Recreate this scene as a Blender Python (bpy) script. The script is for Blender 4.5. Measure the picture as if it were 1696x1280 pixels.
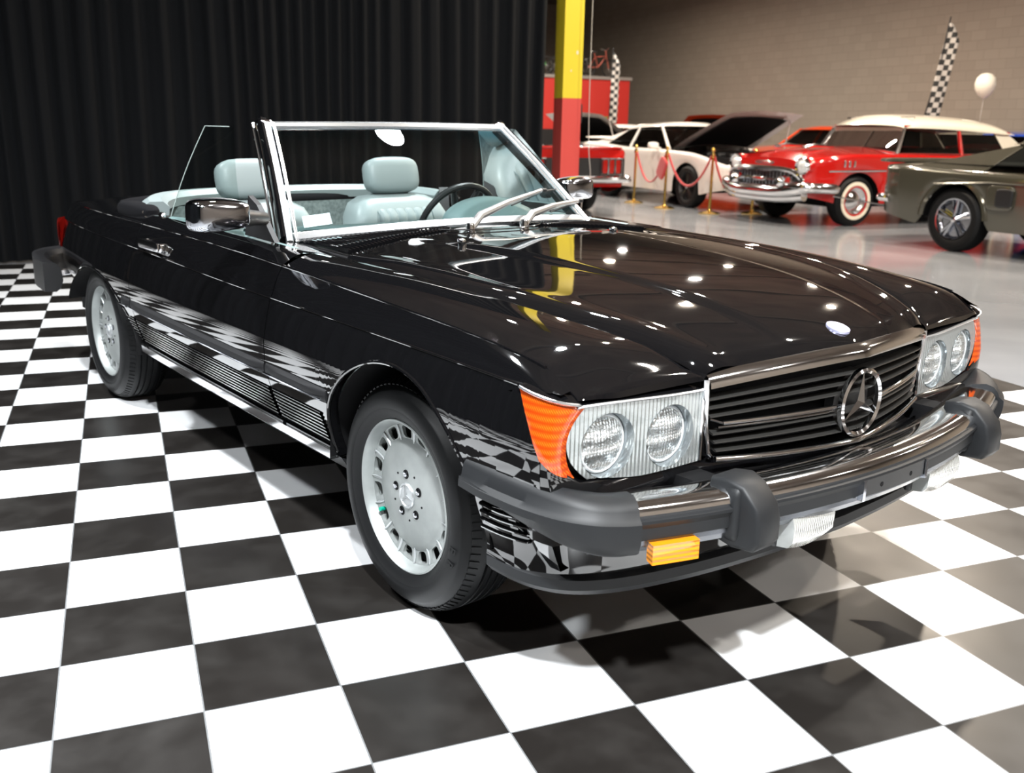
import bpy, bmesh, math, random
import numpy as np
from mathutils import Vector, Matrix, Quaternion
random.seed(7)
for o in list(bpy.data.objects): bpy.data.objects.remove(o, do_unlink=True)
SC = bpy.context.scene
COL = SC.collection
PI = math.pi
sin, cos = math.sin, math.cos

# ------------------------------------------------------------------ camera
T = 0.2937                                   # floor tile size in metres
CAMP = Vector((0.2116, -1.9160, 1.2162))
yaw, pit, rol = 0.3845, 0.2615, 0.0212
fw = Vector((sin(yaw)*cos(pit), cos(yaw)*cos(pit), -sin(pit)))
r0 = Vector((cos(yaw), -sin(yaw), 0)); u0 = r0.cross(fw)
rt = r0*cos(rol)+u0*sin(rol); up = -r0*sin(rol)+u0*cos(rol)
cam = bpy.data.cameras.new('camera'); co = bpy.data.objects.new('camera', cam); COL.objects.link(co)
cam.sensor_width = 36; cam.lens = 36*1597.6/1696; cam.clip_start = 0.05; cam.clip_end = 200
co.matrix_world = Matrix(((rt.x, up.x, -fw.x, CAMP.x), (rt.y, up.y, -fw.y, CAMP.y), (rt.z, up.z, -fw.z, CAMP.z), (0, 0, 0, 1)))
cam.dof.use_dof = True; cam.dof.focus_distance = 2.55; cam.dof.aperture_fstop = 4.5
SC.camera = co
# ------------------------------------------------------------------ view
SC.view_settings.view_transform = 'Standard'
SC.view_settings.look = 'None'
SC.view_settings.gamma = 1
SC.view_settings.exposure = 0.0
SC.view_settings.use_curve_mapping = False
# ------------------------------------------------------------------ world + lights
W = bpy.data.worlds.new('world'); SC.world = W; W.use_nodes = True
W.node_tree.nodes['Background'].inputs[0].default_value = (0.8, 0.78, 0.75, 1)
W.node_tree.nodes['Background'].inputs[1].default_value = 0.02
CARO = Vector((1.5988, .5456, 0)); CARTH = -1.2777
CARM = Matrix.Translation(CARO) @ Matrix.Rotation(CARTH, 4, 'Z')
def area(name, loc, power, size, col=(1, 1, 1), target=None, spread=180, shape='DISK', sy=None):
    l = bpy.data.lights.new(name, 'AREA'); l.shape = shape; l.size = size
    if sy: l.size_y = sy
    l.energy = power; l.color = col; l.spread = math.radians(spread)
    o = bpy.data.objects.new(name, l); COL.objects.link(o); o.location = loc
    d = (Vector(target)-Vector(loc)) if target is not None else Vector((0, 0, -1))
    o.rotation_euler = d.to_track_quat('-Z', 'Y').to_euler()
    return o
COOL = (0.94, 0.975, 1.0); WARM = (1.0, 0.86, 0.70)
def cw(x, y, z): return CARM @ Vector((x, y, z))
# spotlights over the checker stage
KEY = 0.40
area('stage_light', cw(3.1, -2.65, 5.0), 900*KEY, 0.30, COOL, cw(0.3, -1, 0), 120)
area('stage_light', cw(.2, -4.2, 5.0), 230*KEY, 0.35, COOL, cw(-1, -1.5, 0), 120)
area('stage_light', cw(-2.42, 2.16, 4.9), 400*KEY, 0.34, COOL, cw(-1.2, -.3, .5), 110)
area('stage_light', cw(-3.2, -2.8, 5.0), 430*KEY, 0.3, COOL, cw(-2.2, -1.6, 0), 120)
area('stage_light', cw(3.6, .9, 5.0), 200*KEY, 0.3, (1, .95, .88), cw(1.6, 1.2, 0), 120)
# ceiling lamps of the showroom, plus added fill lamps
for gx in range(3):
    for gy in range(6):
        x = 5.4+gx*3.2+(gy % 2)*.5; y = 1.6+gy*4.4
        area('showroom_and_fill_lamp', (x, y, 5.05), 205, 0.20, WARM if (gx+gy) % 3 else (1, .93, .84))
for x, y in ((2.5, -5.5), (6, -4.5), (9.5, -3.5), (12.5, -1)):  # fill lamps added near the front wall to brighten what the chrome reflects
    area('showroom_and_fill_lamp', (x, y, 5.05), 90, 0.2, (1, .92, .84))
for x, y in ((-.5, 2.6), (1.4, 4.6), (3.1, 6.2), (4.0, 4.4)):
    area('showroom_and_fill_lamp', (x, y, 5.05), 12, 0.16, (1, .95, .9))

# ------------------------------------------------------------------ materials
def mat(name, col, rough=.5, metal=0, coat=0, spec=.5, emit=None, es=1, trans=0, ior=1.5, coatr=.02, sheen=0):
    m = bpy.data.materials.new(name); m.use_nodes = True
    b = m.node_tree.nodes['Principled BSDF']; I = b.inputs
    I['Base Color'].default_value = (*col, 1); I['Roughness'].default_value = rough; I['Metallic'].default_value = metal
    I['Coat Weight'].default_value = coat; I['Coat Roughness'].default_value = coatr
    I['Specular IOR Level'].default_value = spec; I['Transmission Weight'].default_value = trans; I['IOR'].default_value = ior
    if sheen: I['Sheen Weight'].default_value = sheen
    if emit: I['Emission Color'].default_value = (*emit, 1); I['Emission Strength'].default_value = es
    return m
def nd(m, t, **k):
    n = m.node_tree.nodes.new(t)
    for a, v in k.items(): setattr(n, a, v)
    return n
def lk(m, a, b): m.node_tree.links.new(a, b)
def bsdf(m): return m.node_tree.nodes['Principled BSDF']
def noisecol(m, c1, c2, scale, detail=4, coord='Object', lo=.35, hi=.65):
    tc = nd(m, 'ShaderNodeTexCoord'); n = nd(m, 'ShaderNodeTexNoise'); n.inputs['Scale'].default_value = scale; n.inputs['Detail'].default_value = detail
    r = nd(m, 'ShaderNodeValToRGB'); r.color_ramp.elements[0].color = (*c1, 1); r.color_ramp.elements[1].color = (*c2, 1)
    r.color_ramp.elements[0].position = lo; r.color_ramp.elements[1].position = hi
    lk(m, tc.outputs[coord], n.inputs['Vector']); lk(m, n.outputs['Fac'], r.inputs[0]); lk(m, r.outputs[0], bsdf(m).inputs['Base Color'])
    return n, r
def bumpnoise(m, scale, strength, dist=.002):
    tc = nd(m, 'ShaderNodeTexCoord'); n = nd(m, 'ShaderNodeTexNoise'); n.inputs['Scale'].default_value = scale
    b = nd(m, 'ShaderNodeBump'); b.inputs['Strength'].default_value = strength; b.inputs['Distance'].default_value = dist
    lk(m, tc.outputs['Object'], n.inputs['Vector']); lk(m, n.outputs['Fac'], b.inputs['Height']); lk(m, b.outputs[0], bsdf(m).inputs['Normal'])
def bumpwave(m, scale, strength, dist=.002, direction='X', prof='SIN', rot=None):
    tc = nd(m, 'ShaderNodeTexCoord'); n = nd(m, 'ShaderNodeTexWave', bands_direction=direction, wave_profile=prof); n.inputs['Scale'].default_value = scale
    b = nd(m, 'ShaderNodeBump'); b.inputs['Strength'].default_value = strength; b.inputs['Distance'].default_value = dist
    src = tc.outputs['Object']
    if rot:
        mp = nd(m, 'ShaderNodeMapping'); mp.inputs['Rotation'].default_value = rot; lk(m, src, mp.inputs[0]); src = mp.outputs[0]
    lk(m, src, n.inputs['Vector']); lk(m, n.outputs['Fac'], b.inputs['Height']); lk(m, b.outputs[0], bsdf(m).inputs['Normal'])
def thin_glass(name, tint, refl=1.0, ior=1.5, band=None, rough=0.0):
    m = bpy.data.materials.new(name); m.use_nodes = True; nt = m.node_tree; nt.nodes.clear()
    out = nd(m, 'ShaderNodeOutputMaterial'); mx = nd(m, 'ShaderNodeMixShader'); tr = nd(m, 'ShaderNodeBsdfTransparent'); gl = nd(m, 'ShaderNodeBsdfGlossy')
    fr = nd(m, 'ShaderNodeFresnel'); fr.inputs[0].default_value = ior; gl.inputs['Roughness'].default_value = rough
    tr.inputs[0].default_value = (*tint, 1)
    if band:
        tc = nd(m, 'ShaderNodeTexCoord'); sx = nd(m, 'ShaderNodeSeparateXYZ'); r = nd(m, 'ShaderNodeValToRGB')
        mr = nd(m, 'ShaderNodeMapRange'); mr.inputs[1].default_value = band[0]; mr.inputs[2].default_value = band[1]
        r.color_ramp.elements[0].color = (*tint, 1); r.color_ramp.elements[1].color = (*band[2], 1)
        lk(m, tc.outputs['Object'], sx.inputs[0]); lk(m, sx.outputs['Z'], mr.inputs[0]); lk(m, mr.outputs[0], r.inputs[0]); lk(m, r.outputs[0], tr.inputs[0])
    lk(m, fr.outputs[0], mx.inputs[0]); lk(m, tr.outputs[0], mx.inputs[1]); lk(m, gl.outputs[0], mx.inputs[2]); lk(m, mx.outputs[0], out.inputs[0])
    return m
M = {}
M['black'] = mat('black_paint', (.0035, .0035, .004), .035, coat=1, spec=.5)
M['chrome'] = mat('chrome', (.90, .91, .93), .085, 1)
M['satin'] = mat('bright_trim', (.86, .88, .90), .24, .9)
M['dchrome'] = mat('dark_chrome', (.55, .57, .62), .08, 1)
M['rubber'] = mat('bumper_rubber', (.0105, .0115, .013), .5, spec=.34)
M['tyre'] = mat('tyre_rubber', (.0042, .0045, .005), .5, spec=.24)
bumpnoise(M['tyre'], 60, .12, .001)
M['alloy'] = mat('alloy', (.40, .42, .41), .45, .5)
noisecol(M['alloy'], (.26, .28, .275), (.35, .37, .365), 9)
M['alloyrim'] = mat('alloy_rim', (.50, .52, .53), .3, .75)
M['strip'] = mat('rub_strip_vinyl', (.008, .008, .009), .6, spec=.3)
M['under'] = mat('underbody', (.003, .003, .0035), .8, spec=.2)
M['blackpl'] = mat('black_plastic', (.012, .012, .013), .38)
M['slat'] = mat('grille_slat', (.035, .034, .032), .28, .35)
M['leather'] = mat('teal_leather', (.212, .250, .252), .42, spec=.4)
M['leatherd'] = mat('teal_seam', (.10, .14, .145), .5)
M['dash'] = mat('teal_dash', (.16, .235, .24), .5)
M['carpet'] = mat('teal_carpet', (.16, .19, .19), .95)
noisecol(M['carpet'], (.11, .135, .135), (.20, .235, .23), 60)
M['orange'] = mat('amber_lens', (.60, .070, .004), .12, coat=1, spec=.6)
def lens_rows(m, c1, c2):
    tc = nd(m, 'ShaderNodeTexCoord'); w = nd(m, 'ShaderNodeTexWave', bands_direction='Z'); w.inputs['Scale'].default_value = 20
    w2 = nd(m, 'ShaderNodeTexWave', bands_direction='DIAGONAL'); w2.inputs['Scale'].default_value = 90
    mu = nd(m, 'ShaderNodeMath', operation='MULTIPLY'); r = nd(m, 'ShaderNodeValToRGB'); r.color_ramp.elements[0].color = (*c1, 1); r.color_ramp.elements[1].color = (*c2, 1)
    for q in (w, w2): lk(m, tc.outputs['Object'], q.inputs['Vector'])
    lk(m, w.outputs['Fac'], mu.inputs[0]); lk(m, w2.outputs['Fac'], mu.inputs[1]); lk(m, mu.outputs[0], r.inputs[0]); lk(m, r.outputs[0], bsdf(m).inputs['Base Color'])
lens_rows(M['orange'], (.40, .040, .003), (.80, .14, .008))
M['amber'] = mat('amber_small_lens', (.74, .25, .008), .12, coat=1)
bumpwave(M['amber'], 30, .5, .004, 'Z')
M['lens'] = mat('ribbed_clear_lens', (.50, .54, .54), .2, .75, coat=1)
bumpwave(M['lens'], 30, .5, .003, 'Y')
M['lensplain'] = mat('clear_lens_plain', (.42, .46, .48), .14, .85, coat=1)
M['bulb'] = mat('sealed_beam_reflector', (.78, .81, .82), .30, .35, coat=1)
bumpnoise(M['bulb'], 55, .8, .01)
M['beam'] = mat('faceted_beam_glass', (.80, .84, .84), .16, .78, coat=1)
def beam_bump(m):
    tc = nd(m, 'ShaderNodeTexCoord'); w1 = nd(m, 'ShaderNodeTexWave', bands_direction='Y'); w1.inputs['Scale'].default_value = 38
    w2 = nd(m, 'ShaderNodeTexWave', bands_direction='Z'); w2.inputs['Scale'].default_value = 9; w2.inputs['Distortion'].default_value = 1.5
    n = nd(m, 'ShaderNodeTexNoise'); n.inputs['Scale'].default_value = 26
    a = nd(m, 'ShaderNodeMath', operation='ADD'); c = nd(m, 'ShaderNodeMath', operation='MULTIPLY_ADD'); c.inputs[1].default_value = 2.2
    k = nd(m, 'ShaderNodeMath', operation='MULTIPLY'); k.inputs[1].default_value = .35
    for q in (w1, w2, n): lk(m, tc.outputs['Object'], q.inputs['Vector'])
    lk(m, w1.outputs['Fac'], k.inputs[0]); lk(m, k.outputs[0], a.inputs[0]); lk(m, w2.outputs['Fac'], a.inputs[1]); lk(m, n.outputs['Fac'], c.inputs[0]); lk(m, a.outputs[0], c.inputs[2])
    b = nd(m, 'ShaderNodeBump'); b.inputs['Strength'].default_value = .8; b.inputs['Distance'].default_value = .012; lk(m, c.outputs[0], b.inputs['Height']); lk(m, b.outputs[0], bsdf(m).inputs['Normal'])
beam_bump(M['beam'])
M['glasslens'] = thin_glass('clear_lens_glass', (.93, .96, .96), ior=1.7)
M['fog'] = mat('fog_lens', (.72, .74, .72), .14, .55, coat=1)
bumpwave(M['fog'], 42, .8, .003, 'Y')
M['wind'] = thin_glass('windscreen_glass', (.80, .875, .865), ior=1.45, band=(1.10, 1.185, (.16, .36, .44)))
M['side'] = thin_glass('side_glass', (.80, .88, .86), ior=1.45)
M['white'] = mat('white_plastic', (.8, .8, .8), .4)
M['green'] = mat('green_valve_cap', (.0, .30, .20), .4)
M['redlens'] = mat('red_lens', (.35, .01, .006), .15, coat=1)
M['badge'] = mat('badge_blue', (.55, .56, .80), .25, .6)
M['soft'] = mat('soft_top_cloth', (.004, .004, .005), .9, spec=.1)
M['gun'] = mat('gunmetal_trim', (.16, .17, .19), .22, .9)
M['gold'] = mat('brass', (.85, .58, .16), .16, 1)
M['rope'] = mat('red_rope', (.42, .012, .015), .75, sheen=.5)

# ------------------------------------------------------------------ mesh helpers
LEAN = [0.0]
class MB:
    def __init__(s): s.v = []; s.f = []; s.mi = []
    def add(s, vs, fs, m=0):
        n = len(s.v); s.v += [tuple(v) for v in vs]; s.f += [tuple(i+n for i in f) for f in fs]; s.mi += [m]*len(fs); return s
    def grid(s, P, closeu=False, closev=False, m=0):
        nu = len(P); nv = len(P[0]); vs = [p for r in P for p in r]; fs = []
        for i in range(nu if closeu else nu-1):
            for j in range(nv if closev else nv-1):
                a = i*nv+j; b = ((i+1) % nu)*nv+j; c = ((i+1) % nu)*nv+(j+1) % nv; d = i*nv+(j+1) % nv
                fs.append((a, b, c, d))
        return s.add(vs, fs, m)
    def fan(s, ring, c=None, m=0):
        c = c or tuple(sum(p[k] for p in ring)/len(ring) for k in range(3))
        n = len(ring); return s.add(list(ring)+[c], [(i, (i+1) % n, n) for i in range(n)], m)
    def poly(s, ring, m=0): return s.add(ring, [tuple(range(len(ring)))], m)
    def box(s, c, d, R=None, m=0, bev=0):
        x, y, z = d[0]/2, d[1]/2, d[2]/2
        if bev:
            b = bev; P = []
            # rounded in section xz and xy via superquadric-like grid
            n = 24; rows = []
            for i in range(n//2+1):
                ph = -PI/2+PI*i/(n//2); row = []
                for j in range(n):
                    th = 2*PI*j/n+PI/n
                    def sg(v): return 1 if v >= 0 else -1
                    ux, uy, uz = cos(ph)*cos(th), cos(ph)*sin(th), sin(ph)
                    k = max(abs(ux), abs(uy), abs(uz)); qx, qy, qz = ux/k, uy/k, uz/k
                    ix, iy, iz = qx*x, qy*y, qz*z
                    cx = max(-x+b, min(x-b, ix)); cy = max(-y+b, min(y-b, iy)); cz = max(-z+b, min(z-b, iz))
                    dv = Vector((ix-cx, iy-cy, iz-cz))
                    if dv.length > 1e-9: dv = dv.normalized()*b
                    row.append((cx+dv.x, cy+dv.y, cz+dv.z))
                rows.append(row)
            vs = [p for r in rows for p in r]
            if R: vs = [tuple(R @ Vector(p)) for p in vs]
            vs = [(p[0]+c[0], p[1]+c[1], p[2]+c[2]) for p in vs]
            rows = [vs[i*n:(i+1)*n] for i in range(len(rows))]
            return s.grid(rows, closev=True, m=m)
        vs = [(a*x, b_*y, e*z) for a in (-1, 1) for b_ in (-1, 1) for e in (-1, 1)]
        if R: vs = [tuple(R @ Vector(p)) for p in vs]
        vs = [(p[0]+c[0], p[1]+c[1], p[2]+c[2]) for p in vs]
        return s.add(vs, [(0, 1, 3, 2), (4, 6, 7, 5), (0, 4, 5, 1), (2, 3, 7, 6), (0, 2, 6, 4), (1, 5, 7, 3)], m)
    def rbox(s, c, d, b, n=4, R=None, m=0, e=4.0):
        """rounded cushion-like box (superellipsoid)"""
        N = 28; rows = []
        f = lambda w, p: (abs(w)**p)*(1 if w >= 0 else -1)
        for i in range(N//2+1):
            ph = -PI/2+PI*i/(N//2); row = []
            for j in range(N):
                th = 2*PI*j/N; p = 2/e
                v = Vector((f(cos(ph), p)*f(cos(th), p)*d[0]/2, f(cos(ph), p)*f(sin(th), p)*d[1]/2, f(sin(ph), p)*d[2]/2))
                if R: v = R @ v
                row.append((v.x+c[0], v.y+c[1], v.z+c[2]))
            rows.append(row)
        return s.grid(rows, closev=True, m=m)
    def tube(s, path, r, n=8, closed=False, cap=True, m=0):
        P = [Vector(p) for p in path]; N = len(P); rows = []; prev = None
        rr = r if hasattr(r, '__len__') else [r]*N
        for i in range(N):
            if closed: t = (P[(i+1) % N]-P[i-1])
            else: t = P[min(i+1, N-1)]-P[max(i-1, 0)]
            t.normalize()
            if prev is None:
                a = Vector((0, 0, 1)) if abs(t.z) < .9 else Vector((1, 0, 0)); x = t.cross(a).normalized()
            else:
                x = (prev-t*prev.dot(t)); x = x.normalized() if x.length > 1e-6 else prev
            prev = x; y = t.cross(x)
            rows.append([tuple(P[i]+x*rr[i]*cos(2*PI*k/n)+y*rr[i]*sin(2*PI*k/n)) for k in range(n)])
        s.grid(rows, closeu=closed, closev=True, m=m)
        if cap and not closed: s.fan(rows[0], m=m); s.fan(rows[-1], m=m)
        return s
    def sweep(s, path, sec, upv=(0, 0, 1), closed_sec=True, cap=True, m=0, closed=False):
        """sec: list of (a,b): a along side (t x up), b along up"""
        P = [Vector(p) for p in path]; N = len(P); rows = []; U = Vector(upv)
        for i in range(N):
            t = (P[(i+1) % N]-P[i-1]) if closed else P[min(i+1, N-1)]-P[max(i-1, 0)]
            t.normalize(); x = t.cross(U).normalized(); y = x.cross(t).normalized()
            sc = sec[i] if isinstance(sec[0][0], (tuple, list)) else sec
            rows.append([tuple(P[i]+x*a+y*b) for a, b in sc])
        s.grid(rows, closeu=closed, closev=closed_sec, m=m)
        if cap and closed_sec and not closed: s.fan(rows[0], m=m); s.fan(rows[-1], m=m)
        return s
    def lathe(s, prof, c=(0, 0, 0), axis='Y', n=48, m=0, close=False, a0=0, a1=2*PI):
        rows = []; full = abs(a1-a0-2*PI) < 1e-6
        cnt = n if full else n+1
        for i in range(cnt):
            a = a0+(a1-a0)*i/n
            if axis == 'Y': rows.append([(c[0]+r*cos(a), c[1]+h, c[2]+r*sin(a)) for r, h in prof])
            elif axis == 'X': rows.append([(c[0]+h, c[1]+r*cos(a), c[2]+r*sin(a)) for r, h in prof])
            else: rows.append([(c[0]+r*cos(a), c[1]+r*sin(a), c[2]+h) for r, h in prof])
        return s.grid(rows, closeu=full, closev=close, m=m)
    def build(s, name, mats, parent=None, smooth=True, sharp=32, lean=None, loc=None, recalc=True, flipy=False, weld=1e-5):
        L = LEAN[0] if lean is None else lean
        vs = [(x, y, z+L*y) for x, y, z in s.v] if L else s.v
        me = bpy.data.meshes.new(name); bm = bmesh.new()
        bv = [bm.verts.new(v) for v in vs]
        for f, mi in zip(s.f, s.mi):
            if len(set(f)) < 3: continue
            try: fc = bm.faces.new([bv[i] for i in f]); fc.material_index = mi; fc.smooth = smooth
            except ValueError: pass
        if weld: bmesh.ops.remove_doubles(bm, verts=bm.verts, dist=weld)
        if recalc: bmesh.ops.recalc_face_normals(bm, faces=bm.faces)
        bm.to_mesh(me); bm.free()
        if smooth and sharp: me.set_sharp_from_angle(angle=math.radians(sharp))
        for mm in (mats if isinstance(mats, (list, tuple)) else [mats]): me.materials.append(mm)
        o = bpy.data.objects.new(name, me); COL.objects.link(o)
        if parent: o.parent = parent
        if loc: o.location = loc
        return o
def empty(name, label, cat, loc=(0, 0, 0), rz=0, group=None):
    o = bpy.data.objects.new(name, None); COL.objects.link(o); o.location = loc; o.rotation_euler = (0, 0, rz); o.empty_display_size = .1
    o['label'] = label; o['category'] = cat
    if group: o['group'] = group
    return o
def tag(o, label, cat, group=None):
    o['label'] = label; o['category'] = cat
    if group: o['group'] = group
    return o
def struct(o): o['kind'] = 'structure'; return o
def interp(xs, ys):
    """smooth monotone-ish cubic (Catmull) interpolation"""
    xs = list(xs); ys = list(ys); n = len(xs)
    d = [(ys[i+1]-ys[i])/(xs[i+1]-xs[i]) for i in range(n-1)]
    mm = [d[0]]+[0 if d[i-1]*d[i] <= 0 else 2*d[i-1]*d[i]/(d[i-1]+d[i]) for i in range(1, n-1)]+[d[-1]]
    def f(x):
        if x <= xs[0]: return ys[0]+mm[0]*(x-xs[0])
        if x >= xs[-1]: return ys[-1]+mm[-1]*(x-xs[-1])
        i = max(k for k in range(n-1) if xs[k] <= x); h = xs[i+1]-xs[i]; t = (x-xs[i])/h
        return (2*t**3-3*t**2+1)*ys[i]+(t**3-2*t**2+t)*h*mm[i]+(-2*t**3+3*t**2)*ys[i+1]+(t**3-t**2)*h*mm[i+1]
    return f
def pspline(pts, n):
    """Catmull-Rom through 3D points, n samples per segment"""
    P = [Vector(p) for p in pts]; out = []
    for i in range(len(P)-1):
        p0 = P[max(i-1, 0)]; p1 = P[i]; p2 = P[i+1]; p3 = P[min(i+2, len(P)-1)]
        for k in range(n):
            t = k/n; out.append(.5*((2*p1)+(p2-p0)*t+(2*p0-5*p1+4*p2-p3)*t*t+(-p0+3*p1-3*p2+p3)*t**3))
    out.append(P[-1]); return out
def lin(a, b, n): return [a+(b-a)*i/(n-1) for i in range(n)]
def sstep(a, b, x):
    t = max(0, min(1, (x-a)/(b-a))); return t*t*(3-2*t)
def bool_diff(o, cutters):
    for c in cutters:
        md = o.modifiers.new('cut', 'BOOLEAN'); md.operation = 'DIFFERENCE'; md.object = c; md.solver = 'EXACT'
    dg = bpy.context.evaluated_depsgraph_get(); me = bpy.data.meshes.new_from_object(o.evaluated_get(dg))
    o.modifiers.clear(); o.data = me
    for c in cutters: bpy.data.objects.remove(c, do_unlink=True)
    for p in me.polygons: p.use_smooth = True
    me.set_sharp_from_angle(angle=math.radians(35))

# ------------------------------------------------------------------ room
def build_room():
    X0, X1, Y0, Y1, H = -3.3, 17.2, -7.0, 36.0, 6.05
    GX0, GX1, GY0, GY1 = -4.0*3, 15*T, -24*T, 25*T
    ft = mat('checker_tiles', (.5, .5, .5), .22, spec=.5)
    tc = nd(ft, 'ShaderNodeTexCoord'); mp = nd(ft, 'ShaderNodeMapping'); mp.inputs['Scale'].default_value = (1/T,)*3
    mp.inputs['Location'].default_value = (0, 0, .5)
    ck = nd(ft, 'ShaderNodeTexChecker'); ck.inputs['Scale'].default_value = 1.0
    ck.inputs['Color1'].default_value = (.012, .0105, .0095, 1); ck.inputs['Color2'].default_value = (.80, .81, .82, 1)
    lk(ft, tc.outputs['Object'], mp.inputs[0]); lk(ft, mp.outputs[0], ck.inputs[0])
    # grout lines
    sx = nd(ft, 'ShaderNodeSeparateXYZ'); lk(ft, mp.outputs[0], sx.inputs[0])
    def edge(o):
        a = nd(ft, 'ShaderNodeMath', operation='FRACT'); lk(ft, o, a.inputs[0])
        b = nd(ft, 'ShaderNodeMath', operation='SUBTRACT'); lk(ft, a.outputs[0], b.inputs[0]); b.inputs[1].default_value = .5
        c = nd(ft, 'ShaderNodeMath', operation='ABSOLUTE'); lk(ft, b.outputs[0], c.inputs[0])
        d = nd(ft, 'ShaderNodeMath', operation='GREATER_THAN'); lk(ft, c.outputs[0], d.inputs[0]); d.inputs[1].default_value = .4935
        return d
    ex, ey = edge(sx.outputs[0]), edge(sx.outputs[1])
    mxm = nd(ft, 'ShaderNodeMath', operation='MAXIMUM'); lk(ft, ex.outputs[0], mxm.inputs[0]); lk(ft, ey.outputs[0], mxm.inputs[1])
    # scuffs on the tiles
    n = nd(ft, 'ShaderNodeTexNoise'); n.inputs['Scale'].default_value = 7; n.inputs['Detail'].default_value = 8; lk(ft, tc.outputs['Object'], n.inputs[0])
    r = nd(ft, 'ShaderNodeValToRGB'); r.color_ramp.elements[0].position = .42; r.color_ramp.elements[1].position = .75
    r.color_ramp.elements[0].color = (0, 0, 0, 1); r.color_ramp.elements[1].color = (.010, .0095, .009, 1); lk(ft, n.outputs['Fac'], r.inputs[0])
    ad = nd(ft, 'ShaderNodeMix', data_type='RGBA', blend_type='ADD'); ad.inputs[0].default_value = 1
    lk(ft, ck.outputs['Color'], ad.inputs[6]); lk(ft, r.outputs[0], ad.inputs[7])
    mg = nd(ft, 'ShaderNodeMix', data_type='RGBA'); mg.inputs[7].default_value = (.16, .165, .17, 1)
    lk(ft, mxm.outputs[0], mg.inputs[0]); lk(ft, ad.outputs[2], mg.inputs[6]); lk(ft, mg.outputs[2], bsdf(ft).inputs['Base Color'])
    rr = nd(ft, 'ShaderNodeMapRange'); rr.inputs[3].default_value = .22; rr.inputs[4].default_value = .42; lk(ft, n.outputs['Fac'], rr.inputs[0]); lk(ft, rr.outputs[0], bsdf(ft).inputs['Roughness'])
    fc = mat('polished_concrete', (.2, .2, .2), .16, spec=.5)
    noisecol(fc, (.205, .215, .23), (.265, .275, .29), 1.2, 6)
    b = MB()
    def q(x0, y0, x1, y1, m): b.poly([(x0, y0, 0), (x1, y0, 0), (x1, y1, 0), (x0, y1, 0)], m)
    q(X0, Y0, GX1, GY1, 0); q(GX1, Y0, X1, GY1, 1); q(X0, GY1, X1, Y1, 1)
    struct(b.build('floor', [ft, fc], smooth=False))
    cm = mat('ceiling', (.12, .09, .07), .8); noisecol(cm, (.13, .10, .08), (.19, .15, .12), .8)
    b = MB(); b.poly([(X0, Y0, H), (X1, Y0, H), (X1, Y1, H), (X0, Y1, H)]); struct(b.build('ceiling', cm, smooth=False))
    wm = mat('block_wall', (.30, .25, .2), .85)
    tc = nd(wm, 'ShaderNodeTexCoord'); mp = nd(wm, 'ShaderNodeMapping'); mp.inputs['Rotation'].default_value = (PI/2, 0, 0)
    sx = nd(wm, 'ShaderNodeSeparateXYZ'); cb = nd(wm, 'ShaderNodeCombineXYZ'); lk(wm, tc.outputs['Object'], sx.inputs[0])
    sm = nd(wm, 'ShaderNodeMath', operation='ADD'); lk(wm, sx.outputs[0], sm.inputs[0]); lk(wm, sx.outputs[1], sm.inputs[1])
    lk(wm, sm.outputs[0], cb.inputs[0]); lk(wm, sx.outputs[2], cb.inputs[1])
    br = nd(wm, 'ShaderNodeTexBrick'); br.inputs['Scale'].default_value = 1; br.inputs['Brick Width'].default_value = .4; br.inputs['Row Height'].default_value = .2
    br.inputs['Mortar Size'].default_value = .006
    br.inputs['Color1'].default_value = (.315, .272, .225, 1); br.inputs['Color2'].default_value = (.29, .25, .207, 1); br.inputs['Mortar'].default_value = (.245, .21, .175, 1)
    lk(wm, cb.outputs[0], br.inputs[0]); lk(wm, br.outputs[0], bsdf(wm).inputs['Base Color'])
    b = MB(); b.poly([(X1, Y0, 0), (X1, Y1, 0), (X1, Y1, H), (X1, Y0, H)])
    b.box((X1-.05, 12.5, H/2), (.1, .5, H))
    struct(b.build('wall_right', wm, smooth=False))
    b = MB(); b.poly([(X0, Y1, 0), (X1, Y1, 0), (X1, Y1, H), (X0, Y1, H)]); struct(b.build('wall_back', wm, smooth=False))
    dm = mat('dark_wall', (.02, .019, .018), .8)
    b = MB(); b.poly([(X0, Y0, 0), (X0, Y1, 0), (X0, Y1, H), (X0, Y0, H)]); struct(b.build('wall_left', dm, smooth=False))
    b = MB(); b.poly([(X0, Y0, 0), (X1, Y0, 0), (X1, Y0, H), (X0, Y0, H)]); struct(b.build('wall_front', mat('front_wall', (.30, .27, .24), .8), smooth=False))
    # steel roof beams seen as reflections
    bmt = mat('beam_steel', (.20, .17, .14), .6)
    for i, y in enumerate((-3.5, .8, 5.1, 9.6, 14, 18.5, 23)):
        b = MB(); b.box(((X0+X1)/2, y, H-.12), (X1-X0, .14, .02)); b.box(((X0+X1)/2, y, H-.02), (X1-X0, .14, .02)); b.box(((X0+X1)/2, y, H-.07), (X1-X0, .015, .1))
        struct(b.build('trim_%d' % (i+1), bmt, smooth=False))
    # curtains
    cm = mat('black_drape', (.0042, .0048, .0058), .85, spec=.12, sheen=.03)
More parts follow.
